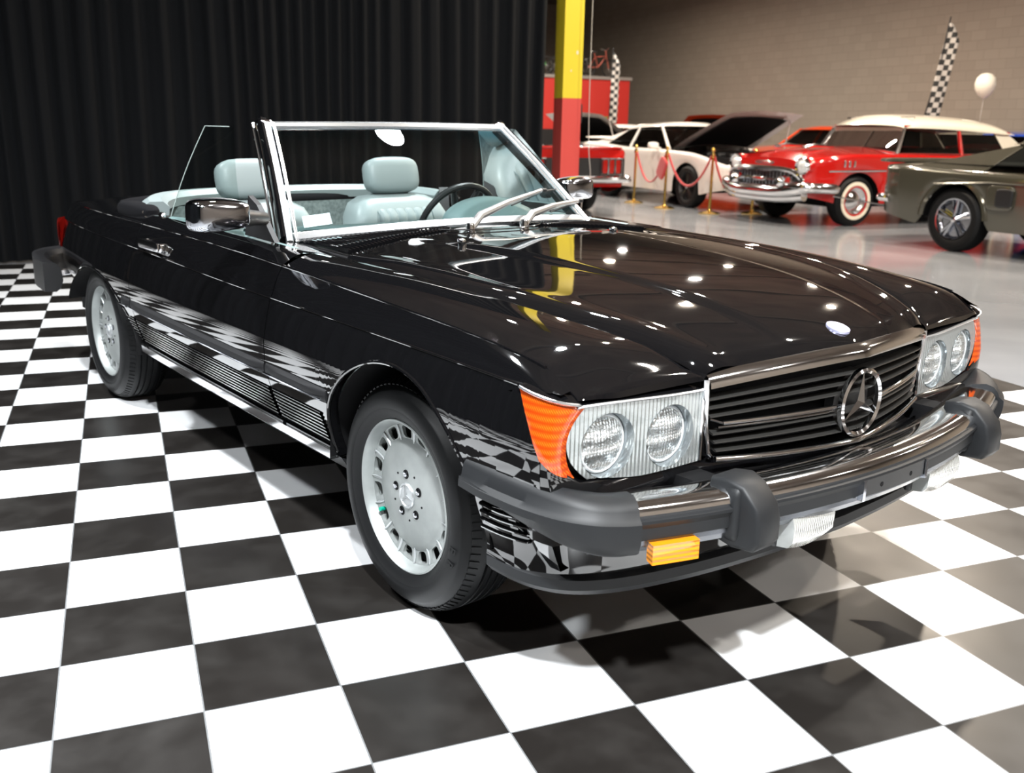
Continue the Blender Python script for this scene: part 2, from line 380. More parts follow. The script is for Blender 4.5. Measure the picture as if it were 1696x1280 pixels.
    def drape(x0, y0, x1, y1, label, seed):
        rnd = random.Random(seed); L = math.hypot(x1-x0, y1-y0); n = int(L/.02); ux, uy = (x1-x0)/L, (y1-y0)/L; nx, ny = -uy, ux
        ph = 0; offs = []
        w = .15
        for i in range(n+1):
            s = i/n*L; ph += 2*PI*(L/n)/w
            if rnd.random() < .05: w = .11+.12*rnd.random()
            offs.append((s, .034*sin(ph)+.012*sin(ph*.37+1)+.010*sin(ph*2.1)))
        rows = []
        for k in range(7):
            z = .015+(4.95-.015)*k/6; a = 1.0-.25*k/6
            rows.append([(x0+ux*s+nx*o*a+ux*.01*sin(k+s*3), y0+uy*s+ny*o*a, z+.006*sin(s*5)*(k == 0)) for s, o in offs])
        b = MB(); b.grid(rows)
        o = b.build('curtain', cm, sharp=None); tag(o, label, 'curtain'); return o
    drape(-3.22, 7.42, 4.28, 7.42, 'long black pleated stage curtain hanging behind the black convertible', 3)
    drape(-3.15, -6.0, -3.15, 7.3, 'black pleated side curtain left of the checkered floor', 5)
build_room()

# ------------------------------------------------------------------ hero car
LEAN[0] = .009
car = empty('convertible_car', 'black two-seat convertible with silver wheels parked on the checkered floor', 'car', CARO, CARTH)
Wf = interp([-3.46, -3.40, -3.25, -2.95, -2.6, -2.2, -1.6, -.8, 0, .30, .42, .50, .56, .61],
            [.68, .725, .770, .812, .845, .870, .884, .887, .886, .883, .880, .876, .872, .867])
Zs = interp([-3.46, -2.94, -2.4, -1.9, -1.2, -.72, -.29, .06, .26, .43, .53, .57, .61], [.806, .826, .834, .838, .837, .828, .813, .800, .790, .776, .760, .746, .7265])
Zc = interp([-3.36, -2.5, -1.9, -.9, 0, .35, .62], [.738, .748, .750, .738, .733, .729, .720])
OFF = interp([.24, .30, .36, .42, .47, .52, .56, .60, .66, .72, .76], [-.115, -.085, -.056, -.034, -.018, -.006, -.0015, -.001, -.010, -.024, -.036])
def side_y(x, z):
    zc = Zc(x); zs = Zs(x); w = Wf(x); zc = min(zc, zs-.004)
    if z <= zc: return w+OFF(z)
    t = (z-zc)/(zs-zc); return w+OFF(zc)-.004-.020*t-.018*t*t
AF = (.045, .315, .362); AR = (-2.43, .30, .50)
def zlo_f(x):
    d = abs(x-AF[0])/AF[2]
    return max(.335, AF[1]+AF[2]*math.sqrt(max(0, 1-d*d))) if d < 1 else .335
def zlo_r(x):
    d = abs(x-AR[0])/AR[2]
    return max(.335, .33+.272*(1-d**2.3)**(1/2.3)) if d < 1 else .335
def panel_side(x0, x1, sgn, zlo, n=None, slant=False, clusters=()):
    """side skin between x0..x1; returns rows"""
    n = n or max(12, int((x1-x0)/.02))
    xs = set(lin(x0, x1, n))
    for c, r in clusters:
        for k in range(33):
            x = c-r*cos(PI*k/32)
            if x0 < x < x1: xs.add(x)
    xs = sorted(xs); out = [xs[0]]
    for x in xs[1:]:
        if x-out[-1] > .0012: out.append(x)
    if out[-1] != x1: out[-1] = x1
    rows = []
    for x in out:
        zl = zlo(x); zs = Zs(x); zc = min(Zc(x), zs-.004); r = []
        for t in lin(0, 1, 26): r.append(zl+(zc-zl)*t)
        if slant and x > .42: r[-2] = .7215 if False else r[-2]
        for t in lin(0, 1, 9)[1:]: r.append(zc+(zs-zc)*t)
        row = []
        for z in r:
            xx = x
            if slant and x > .42:
                xe = .592+.014*sstep(.7225, .7235, z)-(min(max(z, .595), .722)-.595)*.67*(1-sstep(.7225, .7235, z))
                xx = .42+(x-.42)*(xe-.42)/(.606-.42)
            row.append((xx, sgn*side_y(xx, z), z))
        rows.append(row)
    return rows
def flange(row_pts, sgn, d=.03):
    return [[p, (p[0], p[1]-sgn*.006, p[2]+.000), (p[0], p[1]-sgn*d, p[2]+.003)] for p in row_pts]
G = .0022
DF, DR = -.635, -1.875        # door shut lines
def top_in(x):               # inner edge of body-side top band: y,z
    return .74, Zs(x)+.030
SHY = interp([-.82, -.62, -.2, 0, .11, .35, .5, .60, .66], [.665, .658, .652, .642, .627, .572, .515, .475, .448])       # bonnet shut line half width
ZH0 = interp([-1.05, -.7, -.45, -.2, 0, .2, .35, .5, .6, .68, .735], [.884, .882, .880, .874, .866, .853, .838, .812, .788, .762, .738])     # bonnet centre height
ZHS = interp([-.9, -.62, -.2, .1, .25, .38, .5, .6, .66], [.853, .850, .845, .830, .817, .800, .776, .745, .715])    # height at shut line
XF = interp([0, .20, .40, .45, .60, .70, .765, .80, .84, .862, .872, .877, .88], [.735, .70, .655, .645, .634, .629, .625, .622, .618, .612, .56, .50, .44])
def fender_top(sgn):
    rows = []
    xs = lin(-.62, .40, 52)
    def Zf(x, t):      # t 0 at shoulder 1 at shut line
        a = Zs(x); b_ = ZHS(x)
        return a+(b_-a)*t+.020*sin(PI*min(1, t*1.0))*(1-.35*t)
    for u in lin(0, 1, 90):
        row = []
        for t in [0, .02, .05, .09]+lin(.14, .93, 18)+[.965, .985, 1]:
            # x end for this t
            te = t
            yend = .868-(.868-.46)*te
            xe = XF(yend)+.004
            x = -.62+(xe+.62)*(1-(1-u)**1.25)
            xx = min(x, .60)
            ysh = side_y(min(x, .606), Zs(min(x, .606)))
            yin = SHY(x)+G
            y = ysh+(yin-ysh)*t
            z = Zf(min(x, .61), t)
            # edge roll at both borders
            z -= .010*(1-sstep(0, .05, t))*0+.007*sstep(.93, 1, t)**2
            # nose roll down to lamp line
            d = (xe-x); R_ = .15
            if d < R_:
                q = 1-d/R_; zt = .700+.004*t
                z = z-(z-zt)*(1-math.sqrt(max(0, 1-q**2.3)))*(.72+.28*sstep(0, .35, t))
            row.append((x, sgn*y, z))
        rows.append(row)
    return rows
def build_body():
    bl = M['black']
    for sgn in (-1, 1):
        # front fender
        b = MB(); R_ = panel_side(DF+G, .606, sgn, zlo_f, slant=True, clusters=[(AF[0], AF[2])])
        b.grid(R_); b.grid(flange([r[0] for r in R_], sgn)); b.grid([[p, (p[0]+.004, p[1]-sgn*.012, p[2])] for p in R_[0]])
        b.grid(fender_top(sgn))
        b2 = MB(); b2.tube([(x, sgn*(side_y(x, Zc(x))+.0005), Zc(x)+.001) for x in lin(DF+.004, .50, 40)], .0030, 8); b2.tube([(x, sgn*(side_y(x, Zs(x))-.001), Zs(x)) for x in lin(DF+.004, .53, 44)], .0042, 8)
        b2.tube([(r[0][0], r[0][1]-sgn*.001, r[0][2]) for r in R_ if zlo_f(r[0][0]) > .336 and r[0][0] < AF[0]+AF[2]-.003], .0052, 8); b2.build('crease_line', bl, car)
        b.build('front_fender', bl, car, sharp=22)
        # door
        b = MB(); R_ = panel_side(DR+G, DF-G, sgn, lambda x: .335, n=44); b.grid(R_)
        b.grid([[p, (p[0]-.004, p[1]-sgn*.012, p[2])] for p in R_[-1]]); b.grid([[p, (p[0]+.004, p[1]-sgn*.012, p[2])] for p in R_[0]])
        rows = []
        for r in R_:
            x, y, z = r[-1]; rows.append([(x, sgn*(abs(y)+(.75-abs(y))*t), z+.030*sin(t*PI/2)) for t in lin(0, 1, 8)]+[(x, sgn*.735, z+.024), (x, sgn*.735, z-.03)])
        b.grid(rows); dr = b.build('door', bl, car, sharp=22)
        b2 = MB(); b2.tube([(x, sgn*(side_y(x, Zc(x))+.0005), Zc(x)+.001) for x in lin(DR+.004, DF-.004, 30)], .0030, 8); b2.tube([(x, sgn*(side_y(x, Zs(x))-.001), Zs(x)) for x in lin(DR+.004, DF-.004, 30)], .0042, 8); b2.build('crease_line', bl, dr)
        # inner door card
        b = MB(); rows = []
        for x in lin(DR+.06, DF-.12, 10):
            z = Zs(x)+.03; rows.append([(x, sgn*.735, z-.012), (x, sgn*.715, z-.002), (x, sgn*.67, z-.008), (x, sgn*.655, z-.03), (x, sgn*.665, z-.14), (x, sgn*.64, z-.17), (x, sgn*.64, z-.24), (x, sgn*.67, z-.26), (x, sgn*.68, z-.45)])
        b.grid(rows); b.build('door_card', M['dash'], dr, sharp=40)
        # door handle
        h = MB(); y0 = side_y(-1.66, .78)
        h.rbox((-1.655, sgn*(y0+.022), .782), (.215, .020, .034), 0, e=6)
        h.rbox((-1.745, sgn*(y0+.008), .780), (.045, .03, .034), 0, e=5); h.rbox((-1.565, sgn*(y0+.008), .780), (.045, .03, .034), 0, e=5)
        h.build('door_handle', M['chrome'], dr)
        # rear quarter
        b = MB(); R_ = panel_side(-3.44, DR-G, sgn, lambda x: zlo_r(x) if x > AR[0]-AR[2]+.03 else .44+.07*sstep(-2.95, -3.2, x), clusters=[(AR[0], AR[2])])
        b.grid(R_); b.grid(flange([r[0] for r in R_], sgn)); b.grid([[p, (p[0]-.004, p[1]-sgn*.012, p[2])] for p in R_[-1]])
        b.build('rear_quarter_panel', bl, car, sharp=22)
        b2 = MB(); b2.tube([(x, sgn*(side_y(x, Zc(x))+.0005), Zc(x)+.001) for x in lin(-3.40, DR-.004, 30)], .0030, 8); b2.tube([(x, sgn*(side_y(x, Zs(x))-.001), Zs(x)) for x in lin(-3.42, DR-.004, 30)], .0042, 8)
        b2.tube([(r[0][0], r[0][1]-sgn*.001, r[0][2]) for r in R_ if abs(r[0][0]-AR[0]) < AR[2]-.032], .0050, 8); b2.build('crease_line', bl, car)
        b2 = MB(); b2.tube(pspline([(-2.30, sgn*.60, .895), (-2.20, sgn*.69, .893), (-2.08, sgn*.755, .880), (-1.98, sgn*.765, .872)], 6), .006, 8); b2.build('soft_top_trim', M['chrome'], car)
        # wheel wells
        for (cx, cz, r, xx) in ((AF[0], AF[1], AF[2]+.004, 0), (AR[0], .30, .36, 1)):
            b = MB(); rows = []
            for k in range(33):
                a = .04+(PI-.08-(.30 if xx else 0))*k/32; sx_ = 1.4 if xx else 1.0
                rz = r*(.82 if xx else 1.0)
                rows.append([(cx+r*sx_*cos(a), sgn*yy, cz+(rz if xx else r)*sin(a)) for yy in (.848, .78, .55, .5)])
            b.grid(rows); b.fan([r_[-1] for r_ in rows]); b.build('wheel_well', M['under'], car)
        # ribbed lower cladding
        for x0, x1, zl in ((DF+.012, -.325, 0), (DR+.012, DF-.012, 0), (-1.925, DR-.012, 1)):
            b = MB(); rows = []
            for x in lin(x0, x1, max(4, int((x1-x0)/.03))):
                row = []
                for i in range(8*10+1):
                    t = i/80; z = .372+(.468-.372)*t
                    o = .0035+.0036*(1-abs(cos(t*8*PI))**1.2)
                    xx = x+((z-.372)*-.6 if (x == x0 and zl) else 0)
                    row.append((xx, sgn*(side_y(x, z)+o), z))
                row = [(x, sgn*side_y(x, .370), .370)]+row+[(x, sgn*side_y(x, .470), .470)]
                rows.append(row)
            b.grid(rows); b.build('ribbed_cladding', bl, car, sharp=60)
        # rub strip
        for x0, x1 in ((DF+.006, -.262), (DR+.006, DF-.006), (-1.99, DR-.006)):
            b = MB(); sec = []; rows = []
            for x in lin(x0, x1, max(4, int((x1-x0)/.05))):
                yb = side_y(x, .53); k = .3 if (x == x0 or x == x1) else 1
                rows.append([(x, sgn*(yb-.002), .508), (x, sgn*(yb+.007*k), .511), (x, sgn*(yb+.016*k), .520), (x, sgn*(yb+.018*k), .530), (x, sgn*(yb+.016*k), .541), (x, sgn*(yb+.006*k), .548), (x, sgn*(yb-.002), .549)])
            b.grid(rows); b.fan(rows[0]); b.fan(rows[-1]); st = b.build('side_rub_strip', M['strip'], car, sharp=40)
            b = MB(); b.sweep([(x, sgn*(side_y(x, .53)+.0175), .522) for x in lin(x0+.01, x1-.005, 8)], [(-.0015, -.0035), (.0022, -.002), (.0022, .002), (-.0015, .0035)] if sgn < 0 else [(.0015, -.0035), (-.0022, -.002), (-.0022, .002), (.0015, .0035)])
            b.build('chrome_insert', M['dchrome'], st)
        # sill strip and rocker
        b = MB(); P = [(x, sgn*(Wf(x)-.052), .345) for x in lin(-1.915, -.320, 20)]
        b.sweep(P, [(0, -.016), (.010*-sgn*-1, -.012), (.014*sgn, 0), (.010*sgn, .012), (0, .017), (-.012*sgn, .012), (-.012*sgn, -.012)]); b.build('sill_trim', M['chrome'], car)
        b = MB(); rows = [[(x, sgn*(Wf(x)-.064), .335), (x, sgn*(Wf(x)-.085), .300), (x, sgn*(Wf(x)-.13), .262), (x, sgn*(Wf(x)-.30), .24)] for x in lin(-1.95, -.30, 10)]
        b.grid(rows); b.fan(rows[0]); b.fan(rows[-1]); b.build('rocker_panel', M['blackpl'], car)
    # bonnet
    HR = interp([0, .15, .33, .53, .88, 1], [-.80, -.77, -.70, -.67, -.585, -.56])
    b = MB(); rows = []
    for u in lin(0, 1, 80):
        row = []
        for v in lin(-1, 1, 81):
            av = abs(v)
            xr = HR(av)
            yfr = .445*av; xf = XF(yfr)-.004+.0
            x = xr+(xf-xr)*u
            ysh = SHY(x)-G
            y = v*ysh
            k = abs(y)/ysh
            z = ZH0(x)+(ZHS(x)-ZH0(x))*k**2.2
            yc = .350-.15*(x+.6)/1.3                     # crease
            fade = sstep(-.72, -.3, x)*sstep(.70, .45, x) if False else min(sstep(-.70, -.35, x), sstep(.72, .50, x))
            z += .0075*fade*(1-sstep(yc-.016, yc+.018, abs(y)))
            z += .012*math.exp(-((abs(y)-(ysh-.045))/.035)**2)*min(sstep(-.6, -.3, x), 1)*.7
            z -= .016*sstep(.965, 1.0, k)**1.5
            d = xf-x
            if d < .05: q = 1-d/.05; z -= .012*(1-math.sqrt(max(0, 1-q*q)))
            row.append((x, y, z))
        rows.append(row)
    b.grid(rows); b.grid([[p, (p[0], p[1], p[2]-.02)] for p in rows[0]])
    bon = b.build('bonnet', bl, car, sharp=35)
    # emblem
    b = MB(); n = Vector((.30, 0, 1)).normalized(); c = Vector((.668, 0, ZH0(.668)+.0055))
    Rm = n.to_track_quat('Z', 'Y').to_matrix()
    for r, h, m_ in ((.0, .004, 0), ):
        pr = [(0, .0005), (.016, .0), (.0165, .001), (.0185, .001), (.019, .0), (.026, -.001), (.0265, .0), (.029, -.0002), (.030, -.006)]
        ring = MB().lathe(pr, n=40, axis='Z')
        b.add([tuple(c+Rm @ Vector(p)) for p in ring.v], ring.f)
    b.build('bonnet_badge', M['badge'], bon)
    # washer jets
    for sy_ in (-1, 1):
        b = MB(); b.rbox((-.44, sy_*.32, .885), (.03, .022, .018), 0, e=2.5); b.build('washer_jet', M['chrome'], bon)
    # cowl: deck between bonnet and screen with louvres
    b = MB(); rows = []
    for v in lin(-1, 1, 41):
        y = v*.735; av = abs(v)
        rows.append([(HR(av)+.06, y*.93, .862-.028*av**2), (-.84+.05*av**2, y*.95, .862-.026*av**2), (-.93-.08*av**2, y*.95, .870-.026*av**2)])
    b.grid(rows); cowl = b.build('cowl', M['blackpl'], car)
    for y in [s_*(.14+.0165*i) for s_ in (-1, 1) for i in range(30)]:
        av = abs(y)/.658; xr = HR(av)-.004; xb = -.862-.08*(y/.65)**2+.030
        b = MB(); zz = .884-.028*av**2
        b.sweep([(xr-.008, y, zz), (xr-.03, y, zz+.002), ((xr+xb)/2, y+.004, zz+.001), (xb, y+.007, zz-.004)], [(-.0032, -.010), (.0014, -.010), (.0044, .003), (.001, .005), (-.0025, .003)])
        b.build('louvre', M['black'], cowl, sharp=50)
    # fender corner next to the screen (painted)
    for sgn in (-1, 1):
        b = MB(); rows = []
        for x in lin(-1.00, -.64, 14):
            z = Zs(x); rows.append([(x, sgn*(.752+(.650-.752)*t), z+.030-.008*t) for t in (0, .3, .6, 1)])
        b.grid(rows); b.build('screen_corner_panel', bl, car)
build_body()

def build_deck():
    bl = M['black']
    # boot lid + rear deck
    b = MB(); rows = []
    for x in lin(-3.44, -2.62, 24):
        row = []
        for v in lin(-1, 1, 31):
            ys = side_y(x, Zs(x)); z = Zs(x)+.045*(1-abs(v)**2.4)*(1-.5*sstep(-3.1, -3.44, x)); row.append((x, v*ys, z))
        rows.append(row)
    b.grid(rows); b.build('boot_lid', bl, car)
    b = MB(); rows = []
    for x in lin(-2.615, -2.33, 12):
        rows.append([(x, v*side_y(x, Zs(x)), Zs(x)+.048*(1-abs(v)**2.4)) for v in lin(-1, 1, 31)])
    b.grid(rows)
    for sgn in (-1, 1):
        rr = []
        for x in lin(-2.335, DR-.004, 16):
            z = Zs(x); ys = side_y(x, z); rr.append([(x, sgn*(ys+(.74-ys)*t), z+.03*sin(t*PI/2)) for t in lin(0, 1, 7)]+[(x, sgn*.735, z-.03)])
        b.grid(rr)
    b.build('soft_top_cover', bl, car)
    # tail panel
    b = MB(); rows = []
    for v in lin(-1, 1, 31):
        rows.append([(-3.44-.05*(1-v**4)*t_, v*(side_y(-3.44, .80)), z) for z, t_ in ((.81, 0), (.80, .8), (.72, 1), (.55, 1), (.40, .6), (.33, 0))])
    b.grid(rows); b.build('tail_panel', bl, car)
    for sgn in (-1, 1):
        b = MB(); rows = []
        for k in range(14):
            a = k/13; x = -3.30-.158*sin(a*PI/2); y = (.762-.17*(1-cos(a*PI/2)))
            rows.append([(x, sgn*y, .735), (x-.004, sgn*(y+.004), .72), (x-.004, sgn*(y+.006), .66), (x-.002, sgn*(y+.004), .60), (x, sgn*y, .59)])
        b.grid(rows); b.build('tail_lamp', M['redlens'], car)
    # rear bumper
    b = MB()
    P = [(-2.96, -.855), (-3.15, -.845), (-3.30, -.82), (-3.42, -.775), (-3.50, -.68), (-3.55, -.4), (-3.57, 0)]
    P = P+[(x, -y) for x, y in P[-2::-1]]
    path = pspline([(x, y, 0) for x, y in P], 6)
    sec = [(.08, .43), (.03, .425), (.01, .44), (-.004, .475), (-.004, .505), (.004, .54), (.025, .562), (.08, .57)]
    b.sweep(path, [(-a, z) for a, z in sec]); bp = b.build('rear_bumper', M['blackpl'], car, sharp=30)
    b = MB(); b.sweep([(p.x, p.y, 0) for p in path[8:-8]], [(.008, .425), (.016, .43), (.017, .455), (.008, .46)]); b.build('bumper_chrome', M['dchrome'], bp)
    # floor pan
    b = MB(); b.box((-1.45, 0, .27), (2.9, 1.4, .04)); b.box((-3.0, 0, .42), (.7, 1.35, .3)); b.box((.32, 0, .36), (.5, .9, .2)); b.box((-.35, 0, .45), (.5, 1.0, .3)); b.build('underbody', M['under'], car)
build_deck()

def build_front():
    bl = M['black']
    # nose panel under lamps
    def nose(y, z): return XF(abs(y))+.003-.045*sstep(.53, .40, z)*(1-abs(y)/.9*.6)
    b = MB(); rows = []
    ys = [.879, .877, .874, .868, .86, .85, .835]+lin(.82, -.82, 50)+[-.835, -.85, -.86, -.868, -.874, -.877, -.879]
    for y in ys:
        ay = abs(y)
        zt = .508 if ay < .43 else (.516+.022*sstep(.6, .80, ay) if ay < .80 else .538+.057*min(1, (ay-.80)/.05))
        rows.append([(nose(y, z)-(0 if z < zt else .004), y*(1+OFF(max(.36, z))*.9 if ay > .8 else 1), z) for z in lin(.40, zt, 8)]+[(nose(y, zt)-.05, y*.96, zt)])
    b.grid(rows); b.build('nose_panel', bl, car, sharp=45)
    # valance
    vp = [(.395, .842), (.47, .838), (.53, .822), (.585, .785), (.63, .72), (.665, .62), (.70, .45), (.725, .22), (.735, 0)]
    half = pspline([(x, y, 0) for x, y in vp], 6)
    path = [(p.x, -p.y) for p in half]+[(p.x, p.y) for p in half[-2::-1]]
    b = MB(); rows = []
    n = len(path)
    for i, (x, y) in enumerate(path):
        t = min(i, n-1-i)/(n/2); row = []
        a = math.atan2(y, .001+x*.8); k = sstep(.0, .35, t)
        xin = x-.395
        for z, o in ((.475, .034), (.45, .030), (.42, .022), (.39, .012), (.36, .004), (.335, .000), (.315, -.004)):
            fx = o*k*1.1; fy = o*(1-abs(k)*.7)
            xx = x+fx - (.06*(z-.315) if t < .02 else 0)
            row.append((xx, y+math.copysign(fy, y) if abs(y) > .05 else y, z))
        rows.append(row)
    b.grid(rows); val = b.build('front_valance', bl, car, sharp=40)
    b = MB(); rows = []
    for i, (x, y) in enumerate(path):
        t = min(i, n-1-i)/(n/2); s_ = 1-.012
        rows.append([(x-.006, y*.992, .325), (x+.010*sstep(0, .3, t), y*1.004, .312), (x+.012*sstep(0, .3, t), y*1.004, .290), (x, y*.985, .272), (x-.05, y*.90, .268)])
    b.grid(rows); b.build('spoiler_lip', M['rubber'], car)
    for sgn in (-1, 1):     # ribs ahead of wheel
        b = MB()
        for k in range(4):
            z = .445-.018*k
            P = [(x, sgn*(y+.004), z) for x, y in ((.405+.012*k*0, .868-.002*k), (.47, .868-.004*k), (.53, .85-.004*k), (.58-.02*k, .822-.003*k))]
            b.tube(pspline(P, 4), [.0045]*12+[.001], 6)
        b.build('valance_rib', bl, val)
    # bumper
    def bx(y):
        return .872-.200*(abs(y)/.9)**2
    def section(o0): return o0
    cp = [(bx(y), y) for y in lin(-.80, .80, 50)]
    def plan(dx): return [(x+dx, y) for x, y in cp]
    P3 = [(x, y, 0) for x, y in cp]
    # section offsets: a = outward(+), z
    def swp(b, P, sec, m=0, cap=True): b.sweep(P, [(a, z) for a, z in sec], m=m, cap=cap)
    b = MB(); swp(b, P3, [(-.15, .462), (-.15, .482), (-.11, .502), (-.07, .513), (-.035, .515), (-.014, .510), (-.003, .500), (.000, .490), (-.003, .482), (-.02, .479), (-.05, .47), (-.10, .462)])
    bum = b.build('front_bumper', M['chrome'], car, sharp=35)
    b = MB(); swp(b, P3, [(-.05, .485), (-.003, .485), (.006, .480), (.007, .474), (.000, .462), (.000, .438), (-.006, .434), (-.05, .434)]); b.build('bumper_rub_strip', M['rubber'], bum, sharp=30)
    b = MB(); swp(b, P3, [(-.05, .434), (-.006, .434), (-.006, .424), (-.020, .406), (-.035, .400), (-.06, .400)]); b.build('bumper_lower_chrome', M['gun'], bum, sharp=30)
    # licence plate bracket in the middle
    b = MB(); Pm = [(bx(y)+.004, y, 0) for y in lin(-.15, .09, 12)]
    b.sweep(Pm, [(-.01, .476), (.005, .475), (.005, .437), (-.01, .434)]); pb = b.build('plate_bracket', M['blackpl'], bum)
    for y in (-.09, .03):
        b = MB(); b.lathe([(0, .0), (.006, 0), (.006, -.004)], (bx(y)+.0095, y, .455), 'X', 12); b.build('bracket_bolt', M['under'], pb)
    for y in (-.158, .098):
        b = MB(); b.box((bx(y)+.006, y, .453), (.014, .010, .048)); b.build('bracket_clip', M['dchrome'], pb)
    # rubber corners
    for sgn in (-1, 1):
        C = [(bx(.735)+.004, .735), (.725, .775), (.695, .820), (.645, .858), (.57, .880), (.47, .888), (.36, .888)]
        path = pspline([(x, sgn*y, 0) for x, y in C], 7)
        secs = []
        N = len(path)
        for i in range(N):
            t = i/(N-1)
            zb = .408+.062*sstep(.15, 1, t); zt = .523+.020*sstep(.15, .75, t)
            kk = 1-.35*sstep(.85, 1, t); zm = .484+.012*sstep(0, .7, t)
            s_ = [(-.12+.08*sstep(.2, .8, t), zt-.03), (-.07+.04*sstep(.2, .8, t), zt-.004), (-.034, zt+.001), (-.014, zt-.006), (-.002, zt-.02), (.003*kk, zm+.006), (.016*kk, zm-.004), (.017*kk, zm-.02), (.014*kk, zb+.03), (.006*kk, zb+.008), (-.006, zb), (-.05+.02*t, zb+.002)]
            secs.append([(a*(1 if sgn < 0 else 1)*(-sgn), z) for a, z in s_])
        b = MB(); rows = []
        Pv = [Vector(p) for p in path]
        for i in range(N):
            tt = (Pv[min(i+1, N-1)]-Pv[max(i-1, 0)]).normalized(); o = Vector((tt.y, -tt.x, 0))*(1 if sgn > 0 else -1)
            # outward must have positive x/|y|
            if o.x*1.0+o.y*sgn < 0: o = -o
            rows.append([tuple(Pv[i]+o*abs(1)*(a*(-sgn))+Vector((0, 0, z))) for a, z in secs[i]])
        b.grid(rows, closev=True); b.fan(rows[0]); b.fan(rows[-1]); b.build('bumper_rubber_corner', M['rubber'], bum, sharp=38)
    # overriders
    for sgn in (-1, 1):
        yc = .478; hw = .041
        prof = [(-.085, .495), (-.078, .528), (-.035, .536), (.004, .525), (.040, .488), (.050, .455), (.050, .412), (.035, .392), (-.02, .386), (-.06, .396), (-.08, .43)]
        b = MB(); rows = []
        for (w, k) in ((-1, .86), (-.94, .95), (-.8, 1), (0, 1.0), (.8, 1), (.94, .95), (1, .86)):
            hwk = hw
            r_ = []
            for a, z in prof:
                cx, cz = -.03, .47
                wid = hwk*(1.12 if a < -.03 else 1.0-.08*(a+.03)/.08)
                r_.append((bx(yc)+.0+cx+(a-cx)*k, sgn*yc+w*wid, cz+(z-cz)*k))
            rows.append(r_)
        b.grid(rows, closev=True); b.fan(rows[0]); b.fan(rows[-1]); b.build('overrider', M['rubber'], bum, sharp=50)
        # collar where overrider meets the bar
        b = MB(); P = [(bx(yc)-.02+.045*sin(PI*t), sgn*yc-.0*sgn, .40+.15*t) for t in lin(0, 1, 9)]
        b.rbox((bx(yc)-.020, sgn*yc, .462), (.05, .108, .13), 0, e=4); b.build('overrider_base', M['rubber'], bum)
        # fog lamps
        yc = .278; x0 = bx(yc)-.055
        b = MB(); rows = []
        for k in range(13):
            t = k/12; yy = sgn*(yc-.075+.15*t); rows.append([(x0+.005, yy, .425), (x0+.035, yy, .421), (x0+.042, yy, .40), (x0+.040, yy, .365), (x0+.028+.004*0, yy, .350-.010*sin(t*PI)), (x0, yy, .345)])
        b.grid(rows); b.fan(rows[0]); b.fan(rows[-1]); fl = b.build('fog_lamp', M['fog'], bum, sharp=40)
        b = MB(); b.box((x0-.012, sgn*yc, .388), (.03, .165, .092), bev=.008); b.build('fog_lamp_housing', M['blackpl'], fl)
        # amber marker under the corner
        yc = .655; P = [(bx(y)+.0-.006, sgn*y, 0) for y in lin(yc-.050, yc+.050, 8)]
        b = MB(); b.sweep(P, [(-.02, .430), (.002, .430), (.006, .424), (.006, .394), (.002, .388), (-.02, .388)])
        am = b.build('amber_marker_lamp', M['amber'], bum, sharp=40)
        for y in (yc-.041, yc+.041):
            s_ = MB(); s_.lathe([(0, .0025), (.003, .002), (.0045, 0)], (bx(y)+.003, sgn*y, .41), 'X', 12); s_.build('screw', M['dchrome'], am)
        # shock struts
        b = MB(); b.box((.70, sgn*.48, .47), (.22, .07, .06)); b.build('bumper_strut', M['under'], bum)
    # air guide filler between nose and bumper
    b = MB(); rows = []
    for y in lin(-.80, .80, 41): rows.append([(XF(abs(y))-.04, y, .455), (bx(y)-.13, y, .455), (bx(y)-.02, y, .45), (bx(y)-.05, y, .40)])
    b.grid(rows); b.build('bumper_filler', M['blackpl'], bum)
    # grille -------------------------------------------------
    GT = lambda y: .752-.050*abs(y)/.45-.052*(abs(y)/.45)**2       # plan x
    zt = lambda y: .712-.030*(abs(y)/.45)**1.8        # underside of top chrome
    b = MB()
    ysl = lin(-.443, .443, 45)
    rows = []
    for y in ysl:
        x = GT(y); z = zt(y)
        rows.append([(x-.030, y, z+.030), (x-.018, y, z+.034), (x-.004, y, z+.026), (x+.005, y, z+.012), (x+.006, y, z+.002), (x-.002, y, z-.002), (x-.016, y, z-.001)])
    b.grid(rows)
    for sgn in (-1, 1):
        y = .447*sgn; b.tube([(GT(y)-.006, y, zt(y)+.022), (GT(y)-.004, y+sgn*.001, zt(y)), (GT(y)-.008, y-sgn*.012, .60), (GT(y)-.008, y-sgn*.026, .532), (GT(y)-.006, y-sgn*.034, .522)], [.010, .009, .0065, .0065, .006], 10)
    b.tube([(GT(y)-.0, y, .521-.012*(1-(abs(y)/.42)**2)) for y in lin(-.417, .417, 31)], .0075, 10)
    gr = b.build('grille', M['chrome'], car, sharp=45)
    b = MB(); rows = [[(GT(y)-.05, y, zt(y)+.01), (GT(y)-.055, y, .51)] for y in lin(-.44, .44, 25)]; b.grid(rows); b.build('grille_backing', M['under'], gr)
    for k in range(7):
        if k == 3: continue
        for (ya, yb) in ((-1, -.0), (.0, 1)):
            z0 = .680-.0225*k if k < 3 else .680-.0225*k-.002
            b = MB(); w = .438-.005*k
            P = [(GT(y)-.016, y, z0-(.022*(1-k/7))*(abs(y)/.45)**1.8-(.002)*(1-(abs(y)/.45)**2)*k*.3) for y in lin(ya*w, yb*w, 20)]
            b.sweep(P, [(-.014, -.003), (.008, -.0055), (.012, -.004), (.011, -.001), (-.014, .004)]); b.build('grille_slat', M['slat'], gr, sharp=40)
